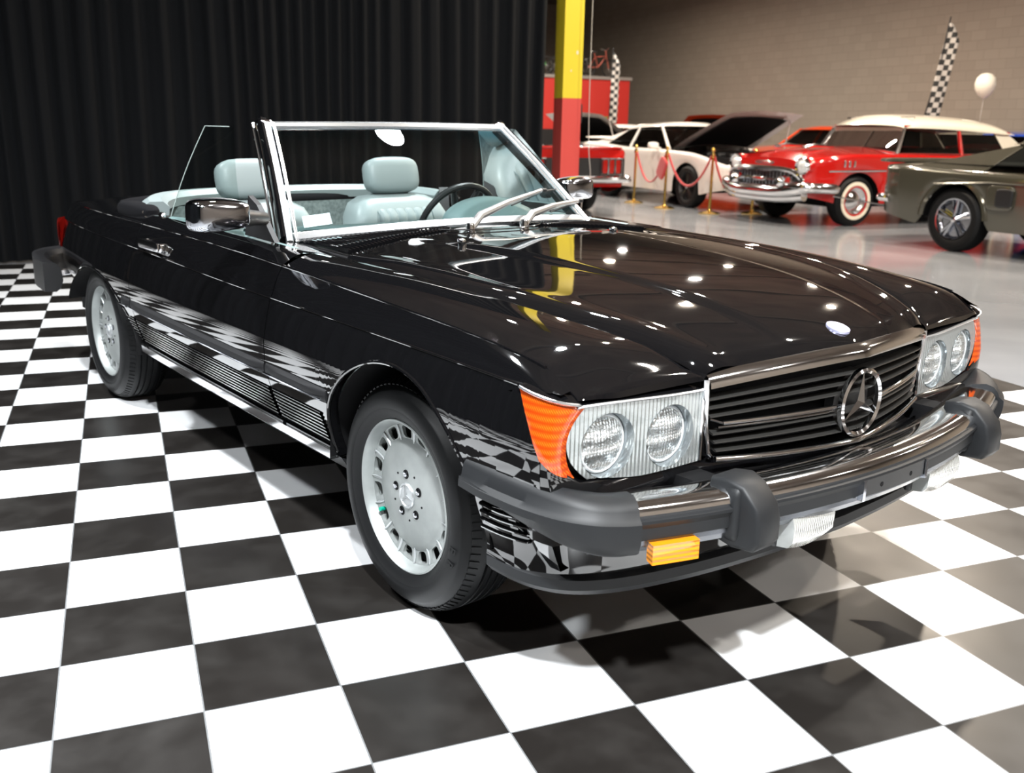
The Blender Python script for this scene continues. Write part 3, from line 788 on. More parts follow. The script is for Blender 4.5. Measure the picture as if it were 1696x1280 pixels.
    for sgn in (-1, 1):
        b = MB(); P = [(GT(y)-.004, y*sgn, .604-.002) for y in lin(.085, .40, 14)]
        b.tube(P, .0052, 8); b.tube([(GT(.40)-.004, .40*sgn, .602), (GT(.425)-.010, .428*sgn, .612)], .003, 6)
        b.tube([(GT(y)-.006, y*sgn, .592) for y in lin(.085, .41, 14)], .003, 6)
        b.build('grille_bar', M['chrome'], gr)
    # star
    sc = Vector((.748, 0, .602)); R_ = .078
    b = MB(); ring = [(sc.x, sc.y+R_*cos(a), sc.z+R_*sin(a)) for a in [2*PI*i/64 for i in range(64)]]
    rows = []
    for i in range(64):
        a = 2*PI*i/64; d = Vector((0, cos(a), sin(a)))
        rows.append([tuple(sc+d*(R_+dr)+Vector((dx, 0, 0))) for dr, dx in ((-.006, -.006), (-.0065, .004), (0, .009), (.006, .005), (.0065, -.006))])
    b.grid(rows, closeu=True, closev=True)
    for k in range(3):
        a = PI/2+k*2*PI/3; d = Vector((0, cos(a), sin(a))); p = Vector((0, -sin(a), cos(a)))
        c0 = sc+Vector((.012, 0, 0)); tip = sc+d*(R_-.003)+Vector((.002, 0, 0))
        a1 = a+PI/3; e1 = sc+Vector((0, cos(a1), sin(a1)))*.0135; a2 = a-PI/3; e2 = sc+Vector((0, cos(a2), sin(a2)))*.0135
        b.add([tuple(c0), tuple(tip), tuple(e1), tuple(e2), tuple(sc+Vector((-.006, 0, 0)))], [(0, 1, 2), (0, 3, 1), (4, 2, 1), (4, 1, 3)])
    b.build('grille_star', M['chrome'], gr, sharp=20)
    b = MB(); b.lathe([(0, -.0), (.072, 0), (.078, -.02)], (sc.x-.026, 0, .602), 'X', 40); b.build('star_backing', M['blackpl'], gr)
    # lamp units ------------------------------------------
    for sgn in (-1, 1):
        circ = [(.545, .595, .0685), (.715, .603, .0685)]
        y0, y1 = .452, .806
        ztop = lambda y: .680+.012*sstep(.45, .80, y); zbot = lambda y: .520+.022*sstep(.6, .80, y)
        lx = lambda y: .642-.028*((y-.45)/.35)**1.6
        # plate with holes by polar stitching: fine grid, drop faces inside circles and snap
        b = MB(); NY, NZ = 96, 48; P = {}
        yo = lambda z: y1+.012-.040*abs((z-.61)/.08)**2.2
        for i in range(NY+1):
            for j in range(NZ+1):
                v = j/NZ; u = i/NY
                zz = .52+.165*v; ye = yo(zz); y = y0+(ye-y0)*u; z = zbot(y)+(ztop(y)-zbot(y))*v
                for cy, cz, cr in circ:
                    d = math.hypot(y-cy, z-cz)
                    if abs(d-cr) < .0026 and d > 0: y = cy+(y-cy)*cr/d; z = cz+(z-cz)*cr/d
                P[i, j] = (y, z)
        idx = {}; vs = []
        for k_, (y, z) in P.items(): idx[k_] = len(vs); vs.append((lx(y)+.002, sgn*y, z))
        fs = []
        for i in range(NY):
            for j in range(NZ):
                q = [P[i, j], P[i+1, j], P[i+1, j+1], P[i, j+1]]; cy_, cz_ = sum(a[0] for a in q)/4, sum(a[1] for a in q)/4
                if any(math.hypot(cy_-cy, cz_-cz) < cr for cy, cz, cr in circ): continue
                fs.append((idx[i, j], idx[i+1, j], idx[i+1, j+1], idx[i, j+1]))
        b.add(vs, fs); hl = b.build('headlamp_unit', M['lens'], car)
        b = MB(); b.box((.555, sgn*.63, .60), (.02, .34, .15)); b.build('headlamp_bucket', M['blackpl'], hl)
        for cy, cz, cr in circ:
            b = MB(); x1 = lx(cy)+.002; x2 = lx(cy)-.026
            rows = []
            for k in range(48):
                a = 2*PI*k/48
                rows.append([(lx(cy+cr*cos(a))+.003, sgn*(cy+(cr)*cos(a)), cz+cr*sin(a)), ((x1+x2)/2, sgn*(cy+(cr-.003)*cos(a)), cz+(cr-.003)*sin(a)), (x2, sgn*(cy+(cr-.006)*cos(a)), cz+(cr-.006)*sin(a)), (x2, sgn*(cy+.058*cos(a)), cz+.058*sin(a))])
            b.grid(rows, closeu=True); rc = b.build('lamp_recess', M['lensplain'], hl)
            b = MB(); b.lathe([(.0635, .0), (.0635, .010), (.060, .013), (.057, .011)], (x2, sgn*cy, cz), 'X', 48)
            b.lathe([(0, .004-.03), (.02, -.026), (.04, -.015), (.057, .008)], (x2, sgn*cy, cz), 'X', 48); lp = b.build('sealed_beam', M['bulb'], hl)
            b = MB(); b.rbox((x2-.012, sgn*cy, cz), (.022, .055, .018), 0, e=3); b.build('filament_shield', M['chrome'], hl)
            # faceted front glass
            b = MB(); rows = []
            for k in range(73):
                a = 2*PI*k/72
                rows.append([(x2+.011+.012*(1-(r/.058)**2)+(.0009*sin((r*sin(a))*900)+.0007*sin(r*cos(a)*700))*(r < .055), sgn*(cy+r*cos(a)), cz+r*sin(a)) for r in lin(0.0005, .058, 22)])
            b.grid(rows); b.build('lamp_glass', M['beam'], hl, sharp=None)
        # chrome brow line over the lamps
        # turn signal wrap
        b = MB(); rows = []
        NV = 16
        for i in range(25):
            u = i/24; row = []
            for j in range(NV+1):
                v = j/NV
                zt_ = .694+.026*u; zb_ = .548+.045*u
                z = zb_+(zt_-zb_)*v
                # start at lens outer edge, end on fender
                ys = yo(z)+.001; xs_ = lx(ys)+.002
                xe = .592-(min(max(z, .595), .722)-.595)*.67-.002
                ye = side_y(xe, z)+.001
                # corner control
                cx_, cy_ = .634-.05*(z-.6), .868
                x = (1-u)**2*xs_+2*u*(1-u)*cx_+u*u*xe; y = (1-u)**2*ys+2*u*(1-u)*cy_+u*u*ye
                row.append((x, sgn*y, z))
            rows.append(row)
        b.grid(rows); b.build('turn_signal', M['orange'], car)
        # chrome moulding above lamps
        pth = [(lx(y)+.006, sgn*y, ztop(y)+.004) for y in lin(.455, .80, 14)]+[(rows[k][-1][0]+.003, rows[k][-1][1]+sgn*.003, rows[k][-1][2]+.004) for k in range(2, 25)]
        b = MB(); cpt = Vector((.50, sgn*.72, .735)); b.grid([[p, tuple(Vector(p).lerp(cpt, .08)+Vector((0, 0, .005))), tuple(Vector(p).lerp(cpt, .16)+Vector((0, 0, .008)))] for p in pth]); b.build('lamp_brow', M['black'], car)
        b = MB(); b.tube(pth, .0034, 6); b.build('lamp_moulding', M['satin'], car)
        b = MB(); b.tube([(lx(.452)+.003, sgn*.450, .684), (lx(.452)+.003, sgn*.450, .522)], .004, 6); b.build('lamp_end_trim', M['chrome'], hl)
build_front()

# ------------------------------------------------------------------ wheels
def letters(txt, r, ang0, dang, size, y, parent, sgn, mt):
    for i, ch in enumerate(txt):
        cu = bpy.data.curves.new('l', 'FONT'); cu.body = ch; cu.size = size; cu.extrude = .0008; cu.align_x = 'CENTER'; cu.align_y = 'CENTER'; cu.fill_mode = 'BOTH'
        to = bpy.data.objects.new('l', cu); COL.objects.link(to)
        dg = bpy.context.evaluated_depsgraph_get(); me = bpy.data.meshes.new_from_object(to.evaluated_get(dg)); bpy.data.objects.remove(to, do_unlink=True)
        a = ang0-dang*i
        o = bpy.data.objects.new('tyre_letter', me); COL.objects.link(o); o.parent = parent
        me.materials.clear(); me.materials.append(mt)
        # text plane faces -y (outer side) ; up = radial
        up_ = Vector((cos(a), 0, sin(a))); nrm = Vector((0, -1, 0)); rx = up_.cross(nrm)
        o.matrix_local = Matrix(((rx.x, up_.x, nrm.x, r*cos(a)), (rx.y, up_.y, nrm.y, y), (rx.z, up_.z, nrm.z, r*sin(a)), (0, 0, 0, 1)))
def hero_wheel(x, side, valve=False):
    w = MB()
    # rim and disc, outer face towards -y, centred at tyre mid-plane y=0
    prof = [(0, -.070), (.03, -.070), (.09, -.0695), (.136, -.064), (.146, -.061), (.153, -.057), (.190, -.062), (.194, -.074), (.199, -.085), (.204, -.090), (.208, -.088), (.208, -.080), (.200, -.070), (.192, -.03), (.186, .05), (.20, .085), (.19, .085), (.176, .05), (.190, -.047), (.187, -.051), (.146, -.050), (.10, -.052), (0, -.052)]
    prof = [(r*.965, h) for r, h in prof]; w.lathe(prof, n=96); rim = w.build('wheel', M['alloy'], car, lean=0, sharp=35)
    c = MB()
    for k in range(15):
        a0 = 2*PI*k/15; n = 20; ring = []
        for j in range(n):
            t = 2*PI*j/n; f = lambda v: (abs(v)**(.55))*(1 if v >= 0 else -1)
            r = .1645+.0160*f(sin(t)); wdt = .0200+.0030*f(sin(t)); tt = wdt*f(cos(t))
            d = (cos(a0), sin(a0)); ring.append((r*d[0]-tt*d[1], r*d[1]+tt*d[0]))
        A = [(p[0], -.12, p[1]) for p in ring]; B = [(p[0], -.01, p[1]) for p in ring]
        c.grid([A, B], closev=True); c.poly(A[::-1]); c.poly(B)
    co_ = c.build('cutter', M['under'], car, lean=0, smooth=False)
    bpy.context.view_layer.update(); bool_diff(rim, [co_])
    for k in range(15):     # raised webs between holes
        b = MB(); a = 2*PI*(k+.5)/15; P = [(r*cos(a), y, r*sin(a)) for r, y in ((.142, -.0600), (.152, -.0590), (.170, -.0610), (.183, -.0645))]
        b.tube(P, [.0012, .0036, .0038, .002], 8); b.build('wheel_web', M['alloyrim'], rim, lean=0)
    b = MB(); b.lathe([(.10, -.040), (.178, -.041), (.181, -.036)], n=48); b.lathe([(.0, .055), (.16, .055), (.185, .05)], n=40); b.lathe([(.0, -.01), (.12, -.01), (.12, .05)], n=40); b.build('drum_and_hole_shade', M['under'], rim, lean=0)  # black ring behind the rim holes paints their shade; brake drum further in
    ty = [(.190, -.070), (.196, -.080), (.203, -.088), (.214, -.095), (.228, -.1000), (.230, -.1000), (.232, -.1018), (.243, -.1025), (.256, -.1010), (.268, -.0965), (.272, -.0945), (.274, -.0915), (.282, -.0835), (.290, -.0735), (.2965, -.063), (.3010, -.055)]
    gro = [-.036, -.013, .013, .036]; tr = []
    for g in gro: tr += [(.306, g-.0045), (.299, g-.003), (.299, g+.003), (.306, g+.0045)]
    ty = ty+[(.3045, -.047)]+tr+[(.3045, .047)]+[(r, -y) for r, y in ty[::-1]]
    b = MB(); b.lathe(ty, n=96)
    t = b.build('tyre', M['tyre'], rim, lean=0, sharp=40)
    for s_ in (-1, 1):      # tread sipes: short raised shoulder blocks
        b = MB()
        for k in range(90):
            a = 2*PI*k/90; ca, sa = cos(a), sin(a)
            b.box((.2925*ca, s_*.0665, .2925*sa), (.008, .024, .012), Matrix.Rotation(-a, 3, 'Y') @ Matrix.Rotation(s_*.5, 3, 'Z'))
        b.build('tread_shoulder', M['tyre'], rim, lean=0, smooth=False)
    for k in range(5):
        a = 2*PI*(k+.35)/5; cx, cz = .056*cos(a), .056*sin(a)
        b = MB(); b.lathe([(0, -.074), (.006, -.075), (.0075, -.0735), (.0078, -.066)], (cx, 0, cz), n=16); b.build('wheel_bolt', M['dchrome'], rim, lean=0)
        b = MB(); b.lathe([(.0078, -.0698), (.0110, -.0716), (.0118, -.0712), (.0122, -.069)], (cx, 0, cz), n=20); b.build('bolt_recess', M['under'], rim, lean=0)
        a += PI/5; b = MB(); b.lathe([(0, -.0712), (.0028, -.0712), (.003, -.069)], (.066*cos(a), 0, .066*sin(a)), n=10); b.build('rim_hole', M['under'], rim, lean=0)
    b = MB(); b.lathe([(0, -.0745), (.026, -.074), (.028, -.0765), (.0315, -.0765), (.0335, -.074), (.034, -.069)], n=40)
    for k in range(3):
        a = PI/2+.3+k*2*PI/3; b.tube([(0, -.0755, 0), (.027*cos(a), -.0745, .027*sin(a))], [.0045, .0012], 6)
    b.build('centre_cap', M['alloyrim'], rim, lean=0)
    if valve:
        a = math.radians(211); b = MB(); b.tube([(.166*cos(a), -.052, .166*sin(a)), (.161*cos(a), -.070, .161*sin(a))], .0055, 10); b.build('valve_cap', M['green'], rim, lean=0)
    if valve:
        letters('ER', .250, math.radians(-12), math.radians(9.5), .034, -.1028, rim, side, M['tyre'])
    rim.location = (x, side*.729, .307)
    if side > 0: rim.rotation_euler = (0, 0, PI)
    return rim
hero_wheel(0.0, -1, True); hero_wheel(-2.455, -1); hero_wheel(0, 1); hero_wheel(-2.455, 1)

# ------------------------------------------------------------------ glass, screen, mirrors, wipers
def build_screen():
    def base(y): return Vector((-.862-.080*(y/.65)**2, y, .884-.026*(y/.66)**2))
    def top(y): return Vector((-1.300-.048*(y/.54)**2, y, 1.221-.004*(y/.54)**2))
    def pt(v, t):
        yb = .640*v; yt = .515*v; a = base(yb); c = top(yt); p = a+(c-a)*t
        p.x += .006*sin(PI*t); p.z += .005*sin(PI*t); return p
    b = MB(); b.grid([[tuple(pt(v, t)) for t in lin(.045, .975, 12)] for v in lin(-.955, .955, 31)]); ws = b.build('windscreen', M['wind'], car, sharp=None)
    # header, base chrome
    b = MB(); b.sweep([tuple(pt(v, .985)) for v in lin(-1, 1, 31)], [(-.012, -.012), (.014, -.014), (.018, -.002), (.012, .010), (-.006, .014), (-.02, .006)]); b.build('screen_header', M['satin'], car, sharp=40)
    b = MB(); b.sweep([tuple(pt(v, .02)) for v in lin(-.985, .985, 31)], [(-.012, -.012), (.022, -.014), (.024, -.006), (.006, .008), (-.006, .012), (-.014, .0)]); b.build('screen_base_trim', M['satin'], car, sharp=40)
    for sgn in (-1, 1):
        P = [pt(sgn*1.0, t) for t in lin(-.03, 1.0, 16)]
        def offs(P, dx, dy, dz=0): return [(p.x+dx, p.y+sgn*dy, p.z+dz) for p in P]
        b = MB(); b.sweep(offs(P, -.032, .016), [(-.030, -.014), (-.032, .006), (-.02, .012), (.02, .012), (.032, .006), (.030, -.014)], upv=(0, sgn, 0)); pl = b.build('screen_pillar', M['black'], car, sharp=40)
        b = MB(); b.sweep(offs(P, .004, .008, .004), [(-.010, -.004), (-.010, .006), (-.004, .010), (.006, .010), (.012, .005), (.012, -.004)], upv=(.7, 0, .7)); b.tube(offs(P, .010, -.016, .004), .006, 10); b.build('pillar_chrome', M['satin'], pl)
        b = MB(); b.tube(offs(P, -.070, .028, 0), .0055, 8); b.build('pillar_rear_chrome', M['chrome'], pl)
        b = MB(); b.rbox((P[-1].x-.02, P[-1].y+sgn*.006, P[-1].z+.002), (.07, .05, .03), 0, e=3.5); b.build('pillar_cap', M['chrome'], pl)
        # side window
        ylo, yhi = .742, .628
        b = MB(); c = [(-1.06, .885), (-1.745, .872), (-1.64, 1.205), (-1.375, 1.212)]
        # slanted edges: rows from bottom to top
        rows = []
        for t in lin(0, 1, 9):
            xa = c[0][0]+(c[3][0]-c[0][0])*t; xb = c[1][0]+(c[2][0]-c[1][0])*t; z = .868+(1.207-.868)*t; y = ylo+(yhi-ylo)*t+.010*sin(PI*t)
            rows.append([(xa+(xb-xa)*s, sgn*y, z) for s in lin(0, 1, 7)])
        if sgn < 0 or True:
            b.grid(rows); sw = b.build('side_window', M['side'], car, sharp=None)
            b = MB(); b.tube([r[-1] for r in rows]+[(rows[-1][k][0], rows[-1][k][1], rows[-1][k][2]) for k in (6, 5, 3, 1)], .0017, 6); b.build('glass_edge', mat('glass_edge', (.45, .52, .50), .2, .3), sw)
        # chrome belt end
        b = MB(); b.rbox((-1.83, sgn*.745, .872), (.05, .018, .022), 0, e=3); b.rbox((-1.80, sgn*.755, .862), (.018, .014, .03), 0, e=3); b.build('belt_trim_end', M['chrome'], car)
        # mirrors
        mx, my = (-.80, -.93) if sgn < 0 else (-1.22, .845)
        b = MB(); rows = []
        for k, (dx, s_) in enumerate(((-.035, .94), (-.033, 1.0), (.0, 1.0), (.022, .97), (.036, .86), (.042, .70))):
            row = []
            for j in range(28):
                t = 2*PI*j/28; f = lambda v: (abs(v)**(.38))*(1 if v >= 0 else -1)
                yy = .088*f(cos(t))*s_; zz = .047*f(sin(t))*s_
                inb = -yy if sgn < 0 else yy
                if True: zz *= (1-.16*sstep(-.02, .088, -sgn*0+(yy*(-sgn)))) ; 
                row.append((mx+dx, my+yy, .962+zz+.0))
            rows.append(row)
        b.grid(rows, closev=True); b.fan(rows[-1]); mr = b.build('door_mirror', M['dchrome'], car, sharp=40)
        b = MB(); b.tube([r for r in [(p[0]-.001, my+(p[1]-my)*1.02, .962+(p[2]-.962)*1.03) for p in rows[0]]], .004, 6, closed=True); b.build('mirror_rim', M['blackpl'], mr)
        b = MB(); b.poly([(mx-.034, p[1], p[2]) for p in rows[0]]); b.build('mirror_glass', mat('mirror', (.8, .8, .8), .02, 1), mr)
        b = MB(); b.tube([(mx-.005, my-sgn*.07, .95), (mx-.04, my-sgn*.12, .945), (mx-.10, sgn*.75, .935)], [.030, .024, .022], 12); b.build('mirror_arm', M['blackpl'], mr)
        b = MB(); q = [(mx-.02, .868), (mx-.24, .872), (mx-.20, 1.0), (mx-.14, .975)]; A_ = [(x, sgn*.752, z) for x, z in q]; B_ = [(x, sgn*.735, z) for x, z in q]; b.poly(A_); b.poly(B_); b.grid([A_, B_], closev=True); b.build('mirror_sail', M['blackpl'], mr, smooth=False)
    # sticker low on passenger side
    b = MB(); A = [pt(-.925, .075), pt(-.775, .085), pt(-.775, .175), pt(-.925, .165)]; b.poly([(p.x+.002, p.y, p.z+.002) for p in A]); st = b.build('screen_sticker', mat('sticker', (.42, .55, .57), .6), car, smooth=False)
    b = MB()
    for k in range(9):
        t = k/9; p = A[3]+(A[2]-A[3])*(.1+.8*t); q = A[0]+(A[1]-A[0])*(.1+.8*t); c = p+(q-p)*.22; d = p+(q-p)*.28; e = (A[2]-A[3])*.06
        o_ = Vector((.0055, 0, .0055)); b.poly([tuple(c+o_), tuple(c+e+o_), tuple(d+e+o_), tuple(d+o_)])
    b.build('sticker_print', mat('print', (.15, .2, .22), .6), st, smooth=False)
    # interior mirror
    b = MB(); b.rbox((-1.33, .03, 1.165), (.03, .20, .05), 0, e=4)
    b.tube([(-1.36, .03, 1.18), (-1.385, .03, 1.205)], .006, 6)
    # (mirror is folded up against the header in the photo) 
    # wipers
    for px_, py_, tx, ty_ in ((-.690, -.105, .50, .52), (-.700, .138, .62, .34)):
        v0 = .0; b = MB()
        p0 = Vector((px_, py_, .897)); tt = .26 if py_ < 0 else .16
        vt = (.475 if py_ < 0 else .66)/.62
        tip = pt(vt, tt)+Vector((.016, 0, .014)); mid = p0+(tip-p0)*.45+Vector((.012, 0, .022))
        el = p0+(tip-p0)*.12+Vector((.0, 0, .018))
        b.tube([p0+Vector((0, 0, -.01)), el, mid, tip], [.013, .015, .011, .008], 10)
        wa = b.build('wiper_arm', M['satin'], car)
        b = MB(); b.lathe([(.0, .016), (.012, .014), (.016, .004), (.017, -.012)], (p0.x, p0.y, p0.z-.005), 'Z', 16); b.build('wiper_pivot', M['chrome'], wa)
        b = MB(); q0 = pt(vt-.36, max(.06, tt-.13))+Vector((.010, 0, .008)); q1 = pt(min(.97, vt+.18), tt+.03)+Vector((.010, 0, .008))
        b.tube([q0, tip+Vector((-.006, 0, -.006)), q1], [.003, .0055, .003], 6); b.rbox(tuple(tip), (.02, .05, .016), 0, e=3); b.build('wiper_blade', M['blackpl'], wa)
    # chrome edge of wiper recess
    b = MB(); b.tube(pspline([(-.74, -.20, .886), (-.665, -.12, .887), (-.63, .02, .887), (-.665, .16, .887), (-.75, .26, .885)], 5), .0022, 6); b.build('recess_edge', M['dchrome'], car)
build_screen()

# ------------------------------------------------------------------ interior
def build_interior():
    L_ = M['leather']
    b = MB()
    b.box((-1.6, 0, .33), (1.5, 1.36, .04)); 
    b.grid([[(-2.28, y, .30) , (-2.30, y, .84)] for y in (-.70, .70)]); b.grid([[(-2.28, y, .56), (-2.0, y, .56), (-1.98, y, .33)] for y in (-.69, .69)])
    b.build('cabin_carpet', M['carpet'], car, sharp=30)
    # rear bulkhead pad (soft, pale)
    b = MB()
    P = [(-2.03, -.70, .885), (-2.16, -.66, .895), (-2.30, -.55, .902), (-2.38, -.35, .906), (-2.40, 0, .908), (-2.38, .35, .906), (-2.30, .55, .902), (-2.16, .66, .895), (-2.03, .70, .885)]
    b.sweep(pspline(P, 5), [(-.045, -.03), (-.045, .005), (-.02, .022), (.03, .022), (.055, .0), (.05, -.035)]); b.build('rear_pad', L_, car)
    b = MB(); rows = [[(-2.26, y, .865), (-2.27, y, .60), (-2.27, y, .4)] for y in lin(-.69, .69, 9)]; b.grid(rows); b.build('rear_bulkhead', M['carpet'], car)
    # folded soft top boot
    b = MB(); b.rbox((-2.47, 0, .862), (.30, 1.42, .085), 0, e=3); b.rbox((-2.14, -.735, .865), (.36, .10, .07), 0, e=3); b.rbox((-2.14, .735, .865), (.36, .10, .07), 0, e=3); b.build('soft_top_boot', M['soft'], car)
    # seats
    for sgn in (-1, 1):
        yc = sgn*.345
        tilt = Matrix.Rotation(math.radians(-17), 3, 'Y')
        def back(c, d, e=3.2): pass
        b = MB(); rows = []
        # squab shell: lofted sections from bottom (z .50) to shoulder (.90)
        secs = [(.50, .25, .10, 0), (.60, .262, .115, 0), (.72, .262, .11, 0), (.82, .245, .10, 0), (.875, .215, .085, 0), (.903, .165, .06, 0), (.912, .09, .03, 0)]
        for z, hw, th, _ in secs:
            row = []
            xo = -1.80-(z-.5)*.30
            for j in range(32):
                t = 2*PI*j/32; f = lambda v, p: (abs(v)**p)*(1 if v >= 0 else -1)
                yy = hw*f(cos(t), .45); xx = th*f(sin(t), .55)
                if xx > 0: xx += .018*(sstep(.5, .95, abs(yy)/hw))*(z < .89)
                row.append((xo+xx, yc+yy, z))
            rows.append(row)
        b.grid(rows, closev=True); b.fan(rows[-1]); b.fan(rows[0]); sb = b.build('seat_backrest', L_, car, sharp=None)
        # fluted insert
        b = MB(); rows = []
        for t in lin(0, 1, 14):
            z = .54+.345*t; xo = -1.80-(z-.5)*.30+.119-.012*t-.045*sstep(.82, 1, t); hw = .150-.01*t
            row = []
            for k in range(49):
                u = -1+2*k/48; fl = abs(sin((u+1)/2*PI*6)); row.append((xo+.006*fl**.5-.02*sstep(.9, 1, abs(u)), yc+hw*u, z))
            rows.append(row)
        b.grid(rows); b.build('seat_flutes', L_, sb, sharp=60)
        for k in range(7):
            u = -1+2*k/6; b = MB(); P = []
            for t in lin(0, 1, 8):
                z = .54+.34*t; xo = -1.80-(z-.5)*.30+.1195-.012*t-.045*sstep(.82, 1, t); P.append((xo, yc+(.150-.01*t)*u, z))
            b.tube(P, .0022, 5); b.build('seat_seam', M['leatherd'], sb)
        # headrest
        b = MB(); R_ = Matrix.Rotation(math.radians(-14), 3, 'Y'); b.rbox((-1.925, yc, .992), (.105, .275, .165), 0, R=R_, e=3.6); hr = b.build('headrest', L_, car, sharp=None)
        b = MB(); b.tube([(-1.915, yc-.06, .86), (-1.92, yc-.06, .95)], .006, 6); b.tube([(-1.915, yc+.06, .86), (-1.92, yc+.06, .95)], .006, 6); b.build('headrest_post', M['chrome'], hr)
        # cushion
        b = MB(); b.rbox((-1.56, yc, .475), (.54, .50, .16), 0, e=3.5); b.build('seat_cushion', L_, car, sharp=None)
    b = MB(); b.box((-1.62, 0, .46), (.85, .16, .20), bev=.03); b.build('centre_console', M['dash'], car)
    # dashboard
    b = MB(); rows = []
    for v in lin(-1, 1, 41):
        y = .66*v
        xb = -.880-.080*(y/.665)**2
        rows.append([(xb-.02, y, .868), (xb-.08, y, .874), (xb-.16, y, .876), (xb-.30, y, .868), (xb-.32, y, .845), (xb-.31, y, .80), (xb-.28, y, .70), (xb-.26, y, .60)])
    b.grid(rows); ds = b.build('dashboard', M['dash'], car, sharp=None)
    b = MB(); rows = []
    for k in range(25):
        a = PI*k/24; c_, s_ = cos(a), sin(a)
        rows.append([(x, .37+hw*c_, .845+hh*s_) for x, hw, hh in ((-.95, .12, .01), (-1.08, .18, .050), (-1.15, .205, .082), (-1.21, .21, .096), (-1.25, .208, .098), (-1.255, .198, .088), (-1.22, .18, .07))])
    b.grid(rows); b.build('instrument_hood', M['dash'], ds, sharp=None)
    # steering wheel
    c = Vector((-1.42, .36, .80)); nrm = Vector((-.93, 0, .36)).normalized(); ax = Vector((0, 1, 0)); ay = nrm.cross(ax)
    R_ = .192
    b = MB(); b.tube([c+ax*R_*cos(a)+ay*R_*sin(a) for a in [2*PI*k/48 for k in range(48)]], .0135, 10, closed=True); sw = b.build('steering_wheel', M['blackpl'], car)
    b = MB(); b.tube([c-nrm*.03, c+nrm*.01], [.06, .05], 16)
    for a in (0, PI, -PI/2+.35, -PI/2-.35): b.tube([c, c+(ax*cos(a)+ay*sin(a))*(R_-.01)], [.02, .012], 8)
    b.build('steering_hub', M['blackpl'], sw)
    b = MB(); b.tube([c-nrm*.02, c-nrm*.22], .025, 10); b.build('steering_column', M['blackpl'], sw)
    # seat belt on driver side
    b = MB(); b.sweep([(-2.02, .70, .90), (-1.93, .64, .93), (-1.86, .60, .85), (-1.80, .59, .70)], [(-.022, -.001), (.022, -.001), (.022, .001), (-.022, .001)]); b.build('seat_belt', M['blackpl'], car)
build_interior()
LEAN[0] = 0

